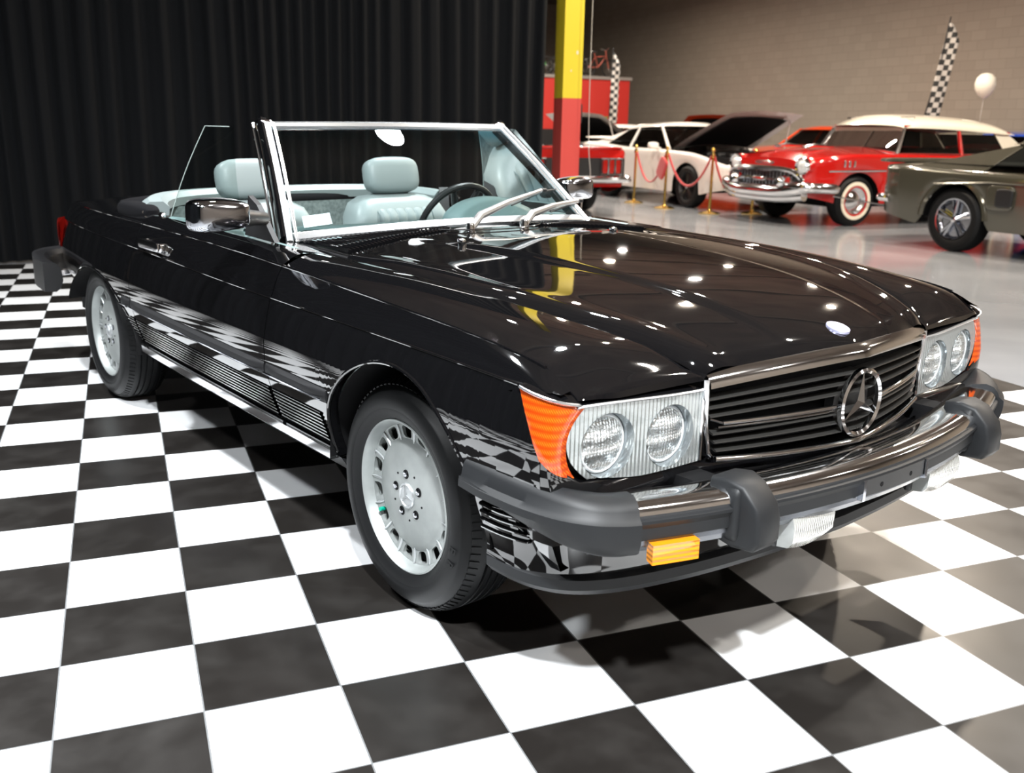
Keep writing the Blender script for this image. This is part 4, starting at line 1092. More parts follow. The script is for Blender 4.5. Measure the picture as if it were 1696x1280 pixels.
# ------------------------------------------------------------------ showroom: column, booth, flags, balloon, stanchions
def build_props():
    ym = mat('yellow_paint', (.62, .49, .02), .45); rm = mat('red_paint', (.52, .055, .045), .45)
    t = empty('support_column', 'square steel column painted yellow above and red below, beside the black curtain', 'column', (4.645, 7.66, 0))
    b = MB(); b.box((0, 0, .765), (.215, .215, 1.53)); b.build('red_lower_shaft', rm, t, smooth=False)
    b = MB(); b.box((0, 0, 3.79), (.215, .215, 4.52)); ys = b.build('yellow_upper_shaft', ym, t, smooth=False)
    for (dx, z, r) in ((.045, 1.98, .014), (-.02, 1.80, .008)):
        b = MB(); b.fan([(dx+r*cos(a), -.1085, z+r*1.4*sin(a)) for a in [2*PI*k/12 for k in range(12)]]); b.build('chipped_spot', mat('chip', (.6, .55, .4), .7), ys, smooth=False)
    b = MB(); b.tube(pspline([(4.79, 7.45, 2.9), (4.795, 7.45, 1.6), (4.81, 7.45, 1.05), (4.84, 7.45, .72), (4.78, 7.5, .5), (4.78, 7.5, .01)], 6), .004, 6)
    tag(b.build('power_cable', mat('cable', (.45, .42, .38), .6)), 'thin pale cable hanging down along the right side of the column', 'cable')
    b = MB(); b.box((4.775, 7.64, 1.38), (.04, .09, .20), bev=.006); tag(b.build('socket_box', M['blackpl']), 'small dark box fixed to the red part of the column', 'box')
    # red booth
    bt = empty('red_booth', 'red walled booth in the far corner with a grey top rail', 'booth', (11.65, 23.8, 0))
    red = mat('booth_red', (.50, .022, .014), .6)
    b = MB(); b.box((0, 0, 1.28), (3.75, 2.0, 2.56)); b.build('wall_panel', red, bt, smooth=False)
    b = MB(); b.box((0, 0, 2.59), (3.85, 2.1, .08)); b.build('top_rail', mat('rail', (.25, .23, .21), .6), bt, smooth=False)
    b = MB(); b.box((-.2, -1.02, .72), (2.7, .06, 1.0)); b.build('counter_front', M['blackpl'], bt, smooth=False)
    for i, (x, y, a, c1, lab) in enumerate(((10.75, 23.0, .1, (.1, .35, .12), 'small green bicycle displayed on top of the red booth'), (11.75, 23.1, -.15, (.5, .42, .3), 'small cream bicycle on top of the red booth behind the checkered banner'), (12.75, 23.2, .1, (.30, .06, .04), 'small dark red bicycle at the right end of the red booth top'), (9.95, 22.95, .2, (.6, .3, .25), 'small pink bicycle at the left end of the red booth top'))):
        t = empty('bicycle', lab, 'bicycle', (x, y, 2.63), a, 'bicycles on the red booth')
        cm = mat('bike_paint', c1, .35)
        for wx in (-.33, .33):
            b = MB(); b.tube([(wx+.22*cos(k), 0, .24+.22*sin(k)) for k in [2*PI*j/28 for j in range(28)]], .018, 8, closed=True); w = b.build('wheel', M['tyre'], t)
            b = MB()
            for k in range(10): b.tube([(wx, 0, .24), (wx+.21*cos(k*PI/5), 0, .24+.21*sin(k*PI/5))], .003, 4)
            b.build('spokes', M['chrome'], w)
        b = MB(); b.tube([(-.33, 0, .24), (-.02, 0, .26), (.24, 0, .56), (-.12, 0, .52), (-.33, 0, .24)], .016, 8); b.tube([(-.02, 0, .26), (-.16, 0, .62)], .015, 8); b.tube([(.33, 0, .24), (.24, 0, .52), (.21, 0, .70)], .016, 8); b.build('frame', cm, t)
        b = MB(); b.rbox((-.17, 0, .65), (.2, .1, .05), 0, e=3); b.build('saddle', M['blackpl'], t)
        b = MB(); b.tube([(.18, -.2, .76), (.22, 0, .70), (.18, .2, .76)], .012, 8); b.build('handlebar', M['chrome'], t)
    gb = MB(); random.seed(3)
    for k in range(60):
        a = random.random()*6.28; e = random.random()*1.3; r = .22*random.random()+.04; p = (12.25+r*cos(a), 22.2+r*sin(a), 1.35+.22*sin(e)); gb.tube([(12.25, 22.2, 1.15), p, (p[0]+.06*cos(a), p[1]+.06*sin(a), p[2]+.02)], [.006, .03, .002], 5)
    pt_ = empty('potted_plant', 'green leafy plant standing in front of the red booth', 'plant', (12.25, 22.2, 0))
    lf = gb.build('foliage', mat('leaf', (.06, .22, .03), .6), None); lf.parent = pt_; lf.location = (-12.25, -22.2, 0); lf['kind'] = 'stuff'
    b = MB(); b.lathe([(0, 0), (.16, 0), (.2, .3), (.16, .9), (.2, 1.15), (0, 1.15)], axis='Z', n=20); b.build('pot', M['blackpl'], pt_)
    # checkered feather banners
    cf = mat('checkered_cloth', (.5, .5, .5), .8)
    tc = nd(cf, 'ShaderNodeTexCoord'); ck = nd(cf, 'ShaderNodeTexChecker'); ck.inputs['Scale'].default_value = 11; ck.inputs[1].default_value = (.02, .02, .02, 1); ck.inputs[2].default_value = (.44, .41, .38, 1)
    lk(cf, tc.outputs['UV'], ck.inputs[0]); lk(cf, ck.outputs[0], bsdf(cf).inputs['Base Color'])
    def banner(x, y, z0, z1, w, lean_, label, yawv):
        t = empty('feather_banner', label, 'banner', (x, y, 0), yawv, 'checkered feather banners')
        b = MB(); b.tube(pspline([(0, 0, 0), (lean_*.3, 0, z0), (lean_*.75, 0, (z0+z1)/2), (lean_, 0, z1), (lean_+.02, 0, z1+.10)], 6), [.012]*24+[.004], 8); b.build('pole', M['blackpl'], t)
        b = MB(); b.lathe([(0, .0), (.2, 0), (.2, .02), (.03, .05), (0, .05)], axis='Z', n=24); b.build('base', M['blackpl'], t)
        rows = []; uv = []
        for k in range(40):
            s_ = k/39; z = z0+(z1-z0)*s_; c = lean_*(.3+.7*s_)
            ww = w*min(1, (1-s_)*5+.08)**.6
            rows.append([(c+ww*u, .03*sin(s_*9+u*5), z) for u in lin(0, 1, 9)])
        b = MB(); b.grid(rows); o = b.build('flag', cf, t, weld=0, recalc=False); me = o.data; ul = me.uv_layers.new(name='uv')
        for p in me.polygons:
            for li in p.loop_indices:
                v = me.vertices[me.loops[li].vertex_index].co; s_ = (v.z-z0)/(z1-z0); c = lean_*(.3+.7*s_); ul.data[li].uv = ((v.x-c)*1.0, v.z*1.0)
        md = o.modifiers.new('t', 'SOLIDIFY'); md.thickness = .004
    banner(11.68, 20.4, 1.38, 3.05, .20, .04, 'checkered feather banner standing in front of the red booth', -.5)
    banner(13.72, 12.2, 1.45, 3.15, .24, .33, 'checkered feather banner leaning above the white roof of the two-tone coupe', -.8)
    # balloon
    t = empty('balloon', 'round white balloon floating on a string above the cars at right', 'balloon', (14.12, 11.15, 0))
    b = MB(); b.lathe([(0, 1.86), (.02, 1.87), (.10, 1.93), (.155, 2.02), (.172, 2.11), (.15, 2.21), (.09, 2.275), (0, 2.295)], axis='Z', n=32); b.build('balloon_skin', mat('balloon_white', (.78, .74, .64), .35), t, sharp=None)
    b = MB(); b.tube([(0, 0, 1.87), (-.02, .01, 1.2), (0, 0, .05)], .002, 4); b.build('string', M['white'], t)
    b = MB(); b.lathe([(0, 0), (.05, 0), (.05, .05), (0, .06)], axis='Z', n=12); b.build('weight', M['white'], t)
    # stanchions
    S_ = [(8.57, 13.24), (8.49, 12.06), (8.67, 11.0), (9.36, 10.87)]
    labs = ['brass stanchion standing beside the door of the white coupe, the leftmost of the row', 'brass stanchion just left of the front wheel of the white coupe', 'brass stanchion in front of the open engine bay of the white coupe', 'brass stanchion mostly hidden behind the chrome nose of the two-tone red coupe']
    for i, (x, y) in enumerate(S_):
        t = empty('stanchion', labs[i], 'stanchion', (x, y, 0), 0, 'brass stanchions around the white coupe')
        b = MB(); b.lathe([(0, 0), (.165, 0), (.17, .012), (.12, .03), (.04, .045), (.03, .07), (0, .07)], axis='Z', n=28); b.build('base', M['gold'], t)
        b = MB(); b.lathe([(.022, .05), (.022, .84), (.03, .845), (.036, .87), (.03, .90), (.022, .905), (.02, .93)], axis='Z', n=20); b.build('post', M['gold'], t)
        b = MB(); b.lathe([(0, .925), (.018, .928), (.03, .95), (.030, .965), (.018, .985), (0, .99)], axis='Z', n=20); b.build('finial', M['gold'], t)
    rl = ['red rope sagging between the first and second stanchions beside the door of the white coupe', 'red rope sagging in front of the front wheel of the white coupe', 'red rope drooping from the third stanchion towards the red two-tone coupe']
    for i in range(3):
        a, c = S_[i], S_[i+1]; P = []
        for k in range(21):
            u = k/20; v_ = .035+.93*u; P.append((a[0]+(c[0]-a[0])*v_, a[1]+(c[1]-a[1])*v_, .86-.52*4*u*(1-u)*(.9 if i < 2 else 1.05)))
        b = MB(); b.tube(P, .018, 8); tag(b.build('velvet_rope', M['rope']), rl[i], 'rope', 'red ropes between the brass stanchions')
    b = MB(); b.rbox((8.43, 12.10, .64), (.05, .24, .34), 0, R=Matrix.Rotation(.5, 3, 'X'), e=5); tag(b.build('red_cloth_bag', M['rope']), 'red cloth bag hanging from the second brass stanchion', 'bag')
build_props()

# ------------------------------------------------------------------ display cars
def show_car(name, label, loc, ang, paint, wb, fo, ro, W_, belt, top, gh, roofm=None, wr=.33, rimr=.2, rim='alloy', whitewall=False, zs=.28, hood_open=None, glass=None, end=.12, bumper=None):
    t = empty(name, label, 'car', (loc[0], loc[1], 0), math.radians(ang))
    fb, ft = interp(*zip(*belt)), interp(*zip(*top))
    x0, x1 = -wb-ro, fo
    def hw(x):
        d = min(x-x0, x1-x); e = .38; return W_*(1-end*max(0, 1-d/e)**2.2)
    def zl(x):
        for c in (0, -wb):
            d = abs(x-c)/(wr+.055)
            if d < 1: return max(zs, wr+(wr+.055)*math.sqrt(1-d*d)*.96)
        d = min(x-x0, x1-x); return zs+.10*max(0, 1-d/.5)
    xs = set(lin(x0, x1, 60))
    for c in (0, -wb):
        for k in range(21): xs.add(c-(wr+.055)*cos(PI*k/20))
    xs = sorted(xs); rows = []; fl = []
    for sg in (1,):
        for x in xs:
            b_, t_, w, z0 = fb(x), ft(x), hw(x), zl(x)
            z0 = min(z0, b_-.06)
            side = [(w-.03, z0)]+[(w-.03+.03*sin(min(1, u*1.6)*PI/2), z0+(b_-.05-z0)*u) for u in lin(.12, 1, 8)]+[(w-.012, b_-.02), (w-.04, b_), (w-.12, b_+.01)]
            inner = [((w-.12)*(1-u), (b_+.01)+(t_-b_-.01)*sin(u*PI/2)) for u in lin(.25, 1, 5)]
            pr = side+inner
            rows.append([(x, y, z) for y, z in pr]+[(x, -y, z) for y, z in pr[-2::-1]])
    b = MB()
    openx = gh['wb']+.04 if hood_open is not None else None
    if openx is None: b.grid(rows)
    else:
        i0 = max(i for i, x in enumerate(xs) if x <= openx)
        b.grid(rows[:i0+1])
        ns = 11
        b.grid([r[:ns] for r in rows[i0:]]); b.grid([r[-ns:] for r in rows[i0:]])
    for r in (rows[0], rows[-1]):
        sgn = -1 if r is rows[0] else 1
        r2 = [(p[0]+sgn*.05, p[1]*.93, p[2]*.97+.015) for p in r]; b.grid([r, r2]); b.fan(r2, (r2[0][0]+sgn*.01, 0, .5))
    body = b.build('body', paint, t, sharp=40)
    b = MB()
    for x, sx_ in ((0, 1), (-wb, 1)):
        for sg in (-1, 1):
            rr = wr+.05; rws = [[(x+rr*cos(a), sg*y, wr+rr*sin(a)) for y in (W_-.06, W_-.4)] for a in lin(0, PI, 15)]; b.grid(rws)
    b.box((-wb/2, 0, .30), (wb+.5, 1.3, .1)); b.box(((x0+x1)/2, 0, .42), (x1-x0-.3, 1.0, .16)); b.build('underbody', M['under'], t)
    if hood_open is not None:
        b = MB(); b.box((fo/2+openx/2, 0, fb(0)-.17), (fo-openx-.2, 1.35, .2)); 
        for k in range(7): b.rbox((openx+.25+.16*k, .3*(-1)**k, fb(0)-.05), (.18, .3, .12), 0, e=4)
        b.build('engine', M['blackpl'], t)
        hp = Vector((openx, 0, ft(openx))); L_ = fo-openx; an = math.radians(hood_open); rws = []; und = []
        for u in lin(0, 1, 12):
            r_ = []
            for v in lin(-1, 1, 13):
                d = L_*u; dz = -.05*v*v-.03*u*u; yy = v*(W_-.12)*(1-.12*u*u)
                r_.append((hp.x+d*cos(an)-dz*sin(an), yy, hp.z+d*sin(an)+dz*cos(an)))
            rws.append(r_); und.append([(hp.x+(p[0]-hp.x)*.80+.08+.03*sin(an), p[1]*.78, hp.z+(p[2]-hp.z)*.80+.045-.030*cos(an)) for p in r_])
        b = MB(); b.grid(rws); hd = b.build('bonnet', paint, t)
        b = MB(); b.grid(und); b.build('bonnet_lining', M['under'], hd)
        b = MB(); b.tube([(hp.x+.9, W_-.15, fb(.5)), (hp.x+L_*.8*cos(an), W_-.22, hp.z+L_*.8*sin(an)-.04)], .012, 6); b.build('bonnet_stay', paint, t)
    # greenhouse
    g = gh; gm = glass or M['carglass']; zr = g['z']; wb_ = W_-g.get('in', .12); wt = g['wt']
    A = [Vector((g['wb'], 0, ft(g['wb'])-.01)), Vector((g['wt_x'], 0, zr-.03)), Vector((g['rt_x'], 0, zr-.02)), Vector((g['rb'], 0, ft(g['rb'])-.01))]
    def bz(x): return fb(x)+.0
    RL = g.get('rail', .10)
    def corner(x, top_, sg): return Vector((x, sg*(wt if top_ else wb_), (zr-RL) if top_ else bz(x)))
    if 'open' not in g:
        b = MB(); rws = []
        n = 14
        for k in range(n+1):
            u = k/n; x = g['wt_x']+(g['rt_x']-g['wt_x'])*u
            rz_ = zr-g.get('rail', .10)-g.get('tail', 0)*u**1.8
            k_ = 1-.35*abs(2*u-1)**3.5 if 'rail' in g else 1-.25*abs(2*u-1)**3
            if u < .01 or u > .99: k_ = .18
            x += .06*(u < .01)-.10*(u > .99)
            rws.append([(x+(.05*(1-v*v) if u < .5 else -.07*(1-v*v)*(2*u-1)), v*wt*(1.03+(.03 if 0 < k < n else 0)), rz_+(zr-g.get('tail', 0)*u**1.8-rz_)*k_*max(0, 1-abs(v)**2.6)**.55) for v in [-1, -.985, -.95, -.88, -.75, -.5, -.25, 0, .25, .5, .75, .88, .95, .985, 1]])
        b.grid(rws); b.build('roof', roofm or paint, t, sharp=60)
    zt_r = (zr-RL-g.get('tail', 0))
    def cr(x, sg): return Vector((x, sg*wt, zt_r))
    w0, w1 = corner(g['wb'], 0, -1), corner(g['wb'], 0, 1); w2, w3 = corner(g['wt_x'], 1, -1), corner(g['wt_x'], 1, 1)
    b = MB(); rws = []
    for v in lin(-1, 1, 11):
        p = Vector((g['wb']+.10*(1-v*v), v*wb_, A[0].z if abs(v) < .9 else bz(g['wb']))); q = Vector((g['wt_x']+.05*(1-v*v), v*wt, zr-RL+.01)); rws.append([tuple(p+(q-p)*s_) for s_ in lin(0, 1, 4)])
    b.grid(rws); b.build('windscreen', gm, t, sharp=None)
    if 'open' not in g:
        b = MB(); rws = []
        for v in lin(-1, 1, 11):
            p = Vector((g['rb']-.08*(1-v*v), v*wb_*.96, bz(g['rb'])+.0)); q = Vector((g['rt_x']-.06*(1-v*v), v*wt*.96, zt_r)); rws.append([tuple(p+(q-p)*s_) for s_ in lin(0, 1, 4)])
        b.grid(rws); b.build('rear_window', gm, t, sharp=None)
        for sg in (-1, 1):
            bx_ = g['b']; bxt = g.get('bt', bx_)
            a0, a1 = corner(g['wb']-.10, 0, sg), corner(g['wt_x']-.06, 1, sg); b0, b1 = corner(bx_, 0, sg), corner(bxt, 1, sg)
            c0, c1 = corner(g['qb'], 0, sg), corner(g['qt'], 1, sg); c1.z = zr-RL-g.get('tail', 0)*max(0, min(1, (g['wt_x']-g['qt'])/(g['wt_x']-g['rt_x'])))**1.8
            for nm, q4 in (('side_window', (a0, b0, b1, a1)), ('quarter_window', (b0, c0, c1, b1))):
                b = MB(); q_ = [Vector(q) for q in q4]; b.grid([[tuple(q_[0].lerp(q_[1], s_).lerp(q_[3].lerp(q_[2], s_), r_)) for r_ in lin(0, 1, 4)] for s_ in lin(0, 1, 5)]); b.build(nm, gm, t, sharp=None)
            r0_, r1_ = corner(g['rb'], 0, sg), cr(g['rt_x'], sg)
            b = MB(); e_ = Vector((0, sg*.004, 0)); b.add([tuple(c0+e_), tuple(r0_+e_), tuple(r1_+e_), tuple(c1+e_), tuple(c0-e_*5), tuple(r0_-e_*5), tuple(r1_-e_*5), tuple(c1-e_*5)], [(0, 1, 2, 3), (7, 6, 5, 4), (0, 3, 7, 4), (1, 2, 6, 5), (0, 4, 5, 1)]); b.build('rear_pillar', g.get('cm', paint), t, smooth=False)
            b = MB(); b.tube([b0, b1], [.035, .028], 8); b.build('door_pillar', g.get('pm', paint), t)
            b = MB(); b.tube([a1+Vector((.06, 0, .015)), b1+Vector((0, 0, .02)), c1+Vector((0, 0, .02)), r1_+Vector((0, 0, .02))], .022, 8); b.build('roof_rail', g.get('pm', paint), t)
    for sg in (-1, 1):
        b = MB(); p = corner(g['wb'], 0, sg); q = corner(g['wt_x'], 1, sg)+Vector((0, 0, .01)); b.tube([p, q], [.032, .022], 8); b.build('front_pillar', g.get('am', paint), t)
    if 'open' in g:
        b = MB(); b.tube([(g['wt_x']+.05*(1-v*v), v*wt, zr-RL+.01) for v in lin(-1, 1, 9)], .018, 8); b.build('screen_header', M['chrome'], t)
    b = MB(); b.grid([[(x, y, max(fb(x), ft(x))+.012) for y in lin(-wb_+.03, wb_-.03, 5)] for x in lin(g['rb']+.12, g['wb']-.08, 6)]); b.build('cabin_opening', M['under'], t)
    # seats
    b = MB()
    for sg in (-1, 1): b.rbox((g['b']+.30, sg*.35, bz(g['b'])-.16), (.16, .46, .50), 0, e=4)
    b.build('seats', M['blackpl'], t)
    # wheels
    for x in (0, -wb):
        for sg in (-1, 1):
            b = MB(); r = wr; yo = sg*(W_-.055)
            b.lathe([(rimr, 0), (rimr+.02, sg*.012), (r-.05, sg*.014), (r-.012, -sg*.01), (r, -sg*.04), (r, -sg*.17), (r-.02, -sg*.20), (rimr, -sg*.20)], (x, yo, r), 'Y', 40); w = b.build('wheel', M['tyre'], t)
            b = MB()
            if rim == 'dark': b.lathe([(rimr, .0), (rimr-.015, -sg*.02), (rimr-.03, -sg*.07), (0, -sg*.08)], (x, yo, r), 'Y', 32)
            else: b.lathe([(rimr+.004, sg*.006), (rimr-.01, sg*.004), (rimr-.02, -sg*.03), (rimr-.04, -sg*.05), (.05, -sg*.05 if rim == 'spoke' else sg*.012), (0, -sg*.05 if rim == 'spoke' else sg*.02)], (x, yo, r), 'Y', 32)
            b.build('rim', M['blackpl'] if rim == 'dark' else (M['chrome'] if rim != 'spoke' else M['dchrome']), w)
            if rim in ('spoke', 'dark'):
                for k in range(5):
                    a = 2*PI*k/5+.3; b = MB()
                    for da in (-.13, .13): b.tube([(x+.03*cos(a), yo-sg*.02, r+.03*sin(a)), (x+(rimr-.015)*cos(a+da), yo-sg*.015, r+(rimr-.015)*sin(a+da))], [.02, .013], 6)
                    b.build('spoke', M['slat'] if rim == 'dark' else M['dchrome'], w)
            b = MB(); b.lathe([(.035, -sg*.02), (.03, sg*.0), (0, sg*.005)], (x, yo, r), 'Y', 16); b.build('hub_cap', M['chrome'] if rim != 'cap' else M['redlens'], w)
            if whitewall:
                b = MB(); b.lathe([(rimr+.012, sg*.015), (rimr+.015, sg*.019), (rimr+.06, sg*.020), (rimr+.064, sg*.012)], (x, yo, r), 'Y', 40); b.build('whitewall', mat('whitewall', (.72, .66, .54), .5), w)
                b = MB(); b.lathe([(rimr+.012, sg*.016), (rimr-.012, sg*.012), (rimr-.012, sg*.002)], (x, yo, r), 'Y', 40); b.build('rim_band', M['redpaint'], w)
    return t, fb, ft, hw
M['carglass'] = thin_glass('car_glass', (.80, .84, .80), ior=1.5)
M['darkglass'] = thin_glass('dark_car_glass', (.10, .11, .11), ior=1.5)
M['redpaint'] = mat('red_car_paint', (.42, .008, .006), .12, coat=1)
M['cream'] = mat('cream_car_paint', (.74, .68, .56), .15, coat=1)
M['whitep'] = mat('white_car_paint', (.74, .70, .66), .15, coat=1)
M['greyp'] = mat('grey_green_car_paint', (.075, .070, .052), .16, .35, coat=1)
M['orangep'] = mat('orange_red_car_paint', (.60, .06, .015), .15, coat=1)
M['bluep'] = mat('blue_car_paint', (.02, .07, .42), .15, coat=1)
def disc(r, c, axis_x, mt, par, name, bulge=.03, ring=None):
    b = MB(); b.lathe([(r, 0), (r*.8, bulge*.5*axis_x), (r*.4, bulge*.9*axis_x), (0, bulge*axis_x)], c, 'X', 28); o = b.build(name, mt, par)
    if ring: b = MB(); b.tube([(c[0], c[1]+r*cos(a), c[2]+r*sin(a)) for a in [2*PI*k/28 for k in range(28)]], ring, 8, closed=True); b.build('lamp_ring', M['chrome'], o)
    return o
def fifties_coupe():
    t, fb, ft, hw = show_car('two_tone_coupe', 'red 1950s coupe with a cream white roof, chrome grille and whitewall tyres', (9.57, 9.73), 182, M['redpaint'], 2.92, .79, 1.30, .93,
        [(-4.3, .93), (-3.6, .98), (-2.9, .98), (-1.8, .96), (-.9, .97), (0, .97), (.5, .93), (.84, .86)], [(-4.3, .95), (-3.4, 1.03), (-2.6, 1.05), (-.8, 1.07), (0, 1.05), (.5, 1.00), (.84, .90)],
        dict(wb=-.72, wt_x=-.92, rt_x=-2.98, rb=-3.40, z=1.55, tail=.07, cm=M['cream'], wt=.70, b=-1.95, qb=-2.85, qt=-2.68, rail=.215, am=M['chrome']), roofm=M['cream'], wr=.345, rimr=.195, rim='cap', whitewall=True, zs=.30)
    ch = M['chrome']
    for sg in (-1, 1):
        # headlamp pod
        b = MB(); b.lathe([(.105, -.30), (.125, -.12), (.125, .0), (.115, .03), (.10, .03)], (.80, sg*.73, .80), 'X', 28); b.build('headlamp_pod', M['redpaint'], t)
        b = MB(); b.lathe([(.118, .0), (.128, .05), (.115, .07), (.095, .055)], (.80, sg*.73, .80), 'X', 28); b.build('headlamp_bezel', ch, t)
        disc(.097, (.845, sg*.73, .80), 1, M['bulb'], t, 'headlamp', .04)
        # bonnet ornaments
        b = MB(); b.tube([(-.05, sg*.30, 1.055), (.30, sg*.30, 1.07), (.52, sg*.30, 1.045)], [.008, .028, .012], 10); b.rbox((.45, sg*.30, 1.03), (.12, .05, .05), 0, e=3); b.build('bonnet_ornament', ch, t)
        # side spear
        b = MB(); b.tube([(.55, sg*(hw(.55)+.008), .745), (-.6, sg*(W(0) if False else .935), .76), (-1.8, sg*.935, .76), (-2.5, sg*.935, .70), (-3.0, sg*.93, .62)], .012, 6); b.build('side_spear', ch, t)
        for k in range(3):
            b = MB(); b.rbox((.30-.085*k, sg*.94, .845), (.035, .014, .09), 0, e=3); b.build('fender_louvre', ch, t)
        b = MB(); b.rbox((-1.80, sg*.945, .87), (.16, .03, .03), 0, e=3); b.build('door_handle', ch, t)
        b = MB(); b.tube([(.45, sg*.93, .42), (0-.41, sg*.93, .30), (-2.4, sg*.93, .30)], .01, 6); b.build('rocker_trim', ch, t)
        b = MB(); b.tube([(-.72, sg*.83, .985), (-1.0, sg*.825, .99), (-1.9, sg*.82, .985), (-2.9, sg*.81, .985)], .012, 6); b.build('belt_trim', ch, t)
        # bumper wrap ends
        b = MB(); b.tube(pspline([(.93, sg*.45, .50), (.95, sg*.66, .52), (.86, sg*.90, .53), (.55, sg*.97, .52), (.40, sg*.96, .50)], 6), [.075]*20+[.075, .07, .06, .05, .03], 12); b.build('bumper_end', ch, t)
        b = MB(); b.lathe([(.085, -.04), (.075, .05), (.03, .10), (0, .11)], (.97, sg*.50, .585), 'X', 24); b.build('bumper_bullet', ch, t)
        disc(.045, (1.08, sg*.50, .585), 1, M['rubber'], t, 'bullet_tip', .02)
    b = MB(); b.tube(pspline([(.90, -.84, .52), (.98, -.50, .46), (1.01, 0, .45), (.98, .50, .46), (.90, .84, .52)], 8), .085, 14); b.tube(pspline([(.86, -.84, .42), (.94, -.50, .38), (.97, 0, .37), (.94, .50, .38), (.86, .84, .42)], 8), .075, 14); b.build('front_bumper', ch, t)
    b = MB(); b.tube(pspline([(.86, -.80, .60), (.93, -.62, .73), (.98, 0, .755), (.93, .62, .73), (.86, .80, .60)], 8), .038, 10); gr = b.build('grille_surround', ch, t)
    b = MB(); b.grid([[(.915-.07*abs(y)**2, y, .46), (.925-.07*abs(y)**2, y, .72-.1*abs(y)**3)] for y in lin(-.74, .74, 13)]); b.build('grille_mesh', M['slat'], gr)
    for y in lin(-.62, .62, 18):
        b = MB(); b.tube([(.935-.07*abs(y)**2, y, .50), (.935-.07*abs(y)**2, y, .71)], .006, 4); b.build('grille_bar', M['dchrome'], gr)
    b = MB(); b.tube([(.95-.06*abs(y), y, .61) for y in lin(-.66, .66, 11)], .022, 8); b.rbox((.97, 0, .61), (.04, .30, .07), 0, e=3); b.build('grille_cross_bar', ch, gr)
    for sg in (-1, 1): disc(.05, (.95, sg*.60, .61), 1, M['redlens'], gr, 'parking_lamp', .03, .01)
    b = MB(); b.rbox((.90, 0, .83), (.03, .42, .05), 0, e=3); b.build('bonnet_badge', ch, t)
    # external glare strips are only reflections: none built
    b = MB(); b.tube([(-1.12+.05*(1-v*v), v*.66, 1.475) for v in lin(-1, 1, 9)], .014, 6); b.tube([(-.72+.10*(1-v*v), v*.80, 1.0+.05*(1-v*v)) for v in lin(-1, 1, 9)], .014, 6); b.build('screen_trim', ch, t)
    b = MB(); b.tube([(-.98, -1.02, 1.02), (-1.0, -.93, .98)], .01, 6); b.lathe([(.0, -.03), (.05, -.02), (.06, 0), (0, 0.01)], (-.97, -1.02, 1.05), 'X', 16); b.build('door_mirror', ch, t)
    b = MB(); b.tube([(-1.35+.18*cos(a)*.3, -.38+.2*cos(a), 1.0+.19*sin(a)) for a in [2*PI*k/24 for k in range(24)]], .012, 6, closed=True); b.build('steering_wheel', M['blackpl'], t)
def fastback():
    t, fb, ft, hw = show_car('grey_fastback', 'dark grey green fastback coupe with side scoop and wide five-spoke wheels at the right edge', (9.03+.745, 6.38-.07-2.74), 275.5, M['greyp'], 2.74, .85, 1.02, .90,
        [(-3.82, .90), (-3.4, .90), (-2.9, .88), (-2.2, .87), (-1.2, .86), (0, .88), (.85, .80)], [(-3.82, .93), (-3.4, .94), (-2.9, .93), (-.7, .93), (0, .95), (.85, .85)],
        dict(wb=-.72, wt_x=-1.20, rt_x=-2.2, rb=-3.35, z=1.31, wt=.60, b=-1.95, qb=-2.45, qt=-2.15, tail=.05, **{'in': .07}), wr=.35, rimr=.225, rim='spoke', zs=.27, end=.10)
    for sg in (-1, 1):
        b = MB(); b.rbox((-2.16, sg*.905, .62), (.32, .05, .26), 0, e=5); sc = b.build('side_scoop', M['greyp'], t)
        b = MB(); b.rbox((-2.10, sg*.925, .62), (.20, .03, .19), 0, e=5); b.build('scoop_opening', M['blackpl'], sc)
        b = MB(); b.tube([(-3.0, sg*.905, .72), (-2.3, sg*.912, .77), (-1.0, sg*.908, .76), (.4, sg*.89, .74)], .010, 6); b.build('body_crease', M['greyp'], t)
        b = MB(); rws = [[(-2.74+(.405+dr)*cos(a), sg*(.875+dy), .35+(.405+dr)*sin(a)) for dr, dy in ((-.02, -.0), (0, .035), (.03, .03), (.06, 0))] for a in lin(.05, PI-.05, 21)]; b.grid(rws); b.build('wheel_flare', M['greyp'], t)
        b = MB(); b.rbox((-1.62, sg*.905, .80), (.13, .025, .025), 0, e=3); b.build('door_handle', M['chrome'], t)
        b = MB(); b.rbox((-.95, sg*.97, .93), (.07, .16, .10), 0, e=3); b.tube([(-.97, sg*.90, .91), (-1.0, sg*.84, .87)], .02, 8); b.build('door_mirror', M['greyp'], t)
        b = MB(); b.box((-.65, sg*.86, .20), (.0001+3.4*.5, .06, .10), bev=.02); b.build('side_skirt', M['greyp'], t)
    b = MB(); b.tube(pspline([(-3.62, -.86, .52), (-3.80, -.80, .53), (-3.84, 0, .53), (-3.80, .80, .53), (-3.62, .86, .52)], 6), .045, 10); b.build('rear_bumper', M['chrome'], t)
    b = MB(); b.rbox((-3.82, 0, .945), (.18, 1.66, .06), 0, e=4); b.build('boot_spoiler', M['greyp'], t)
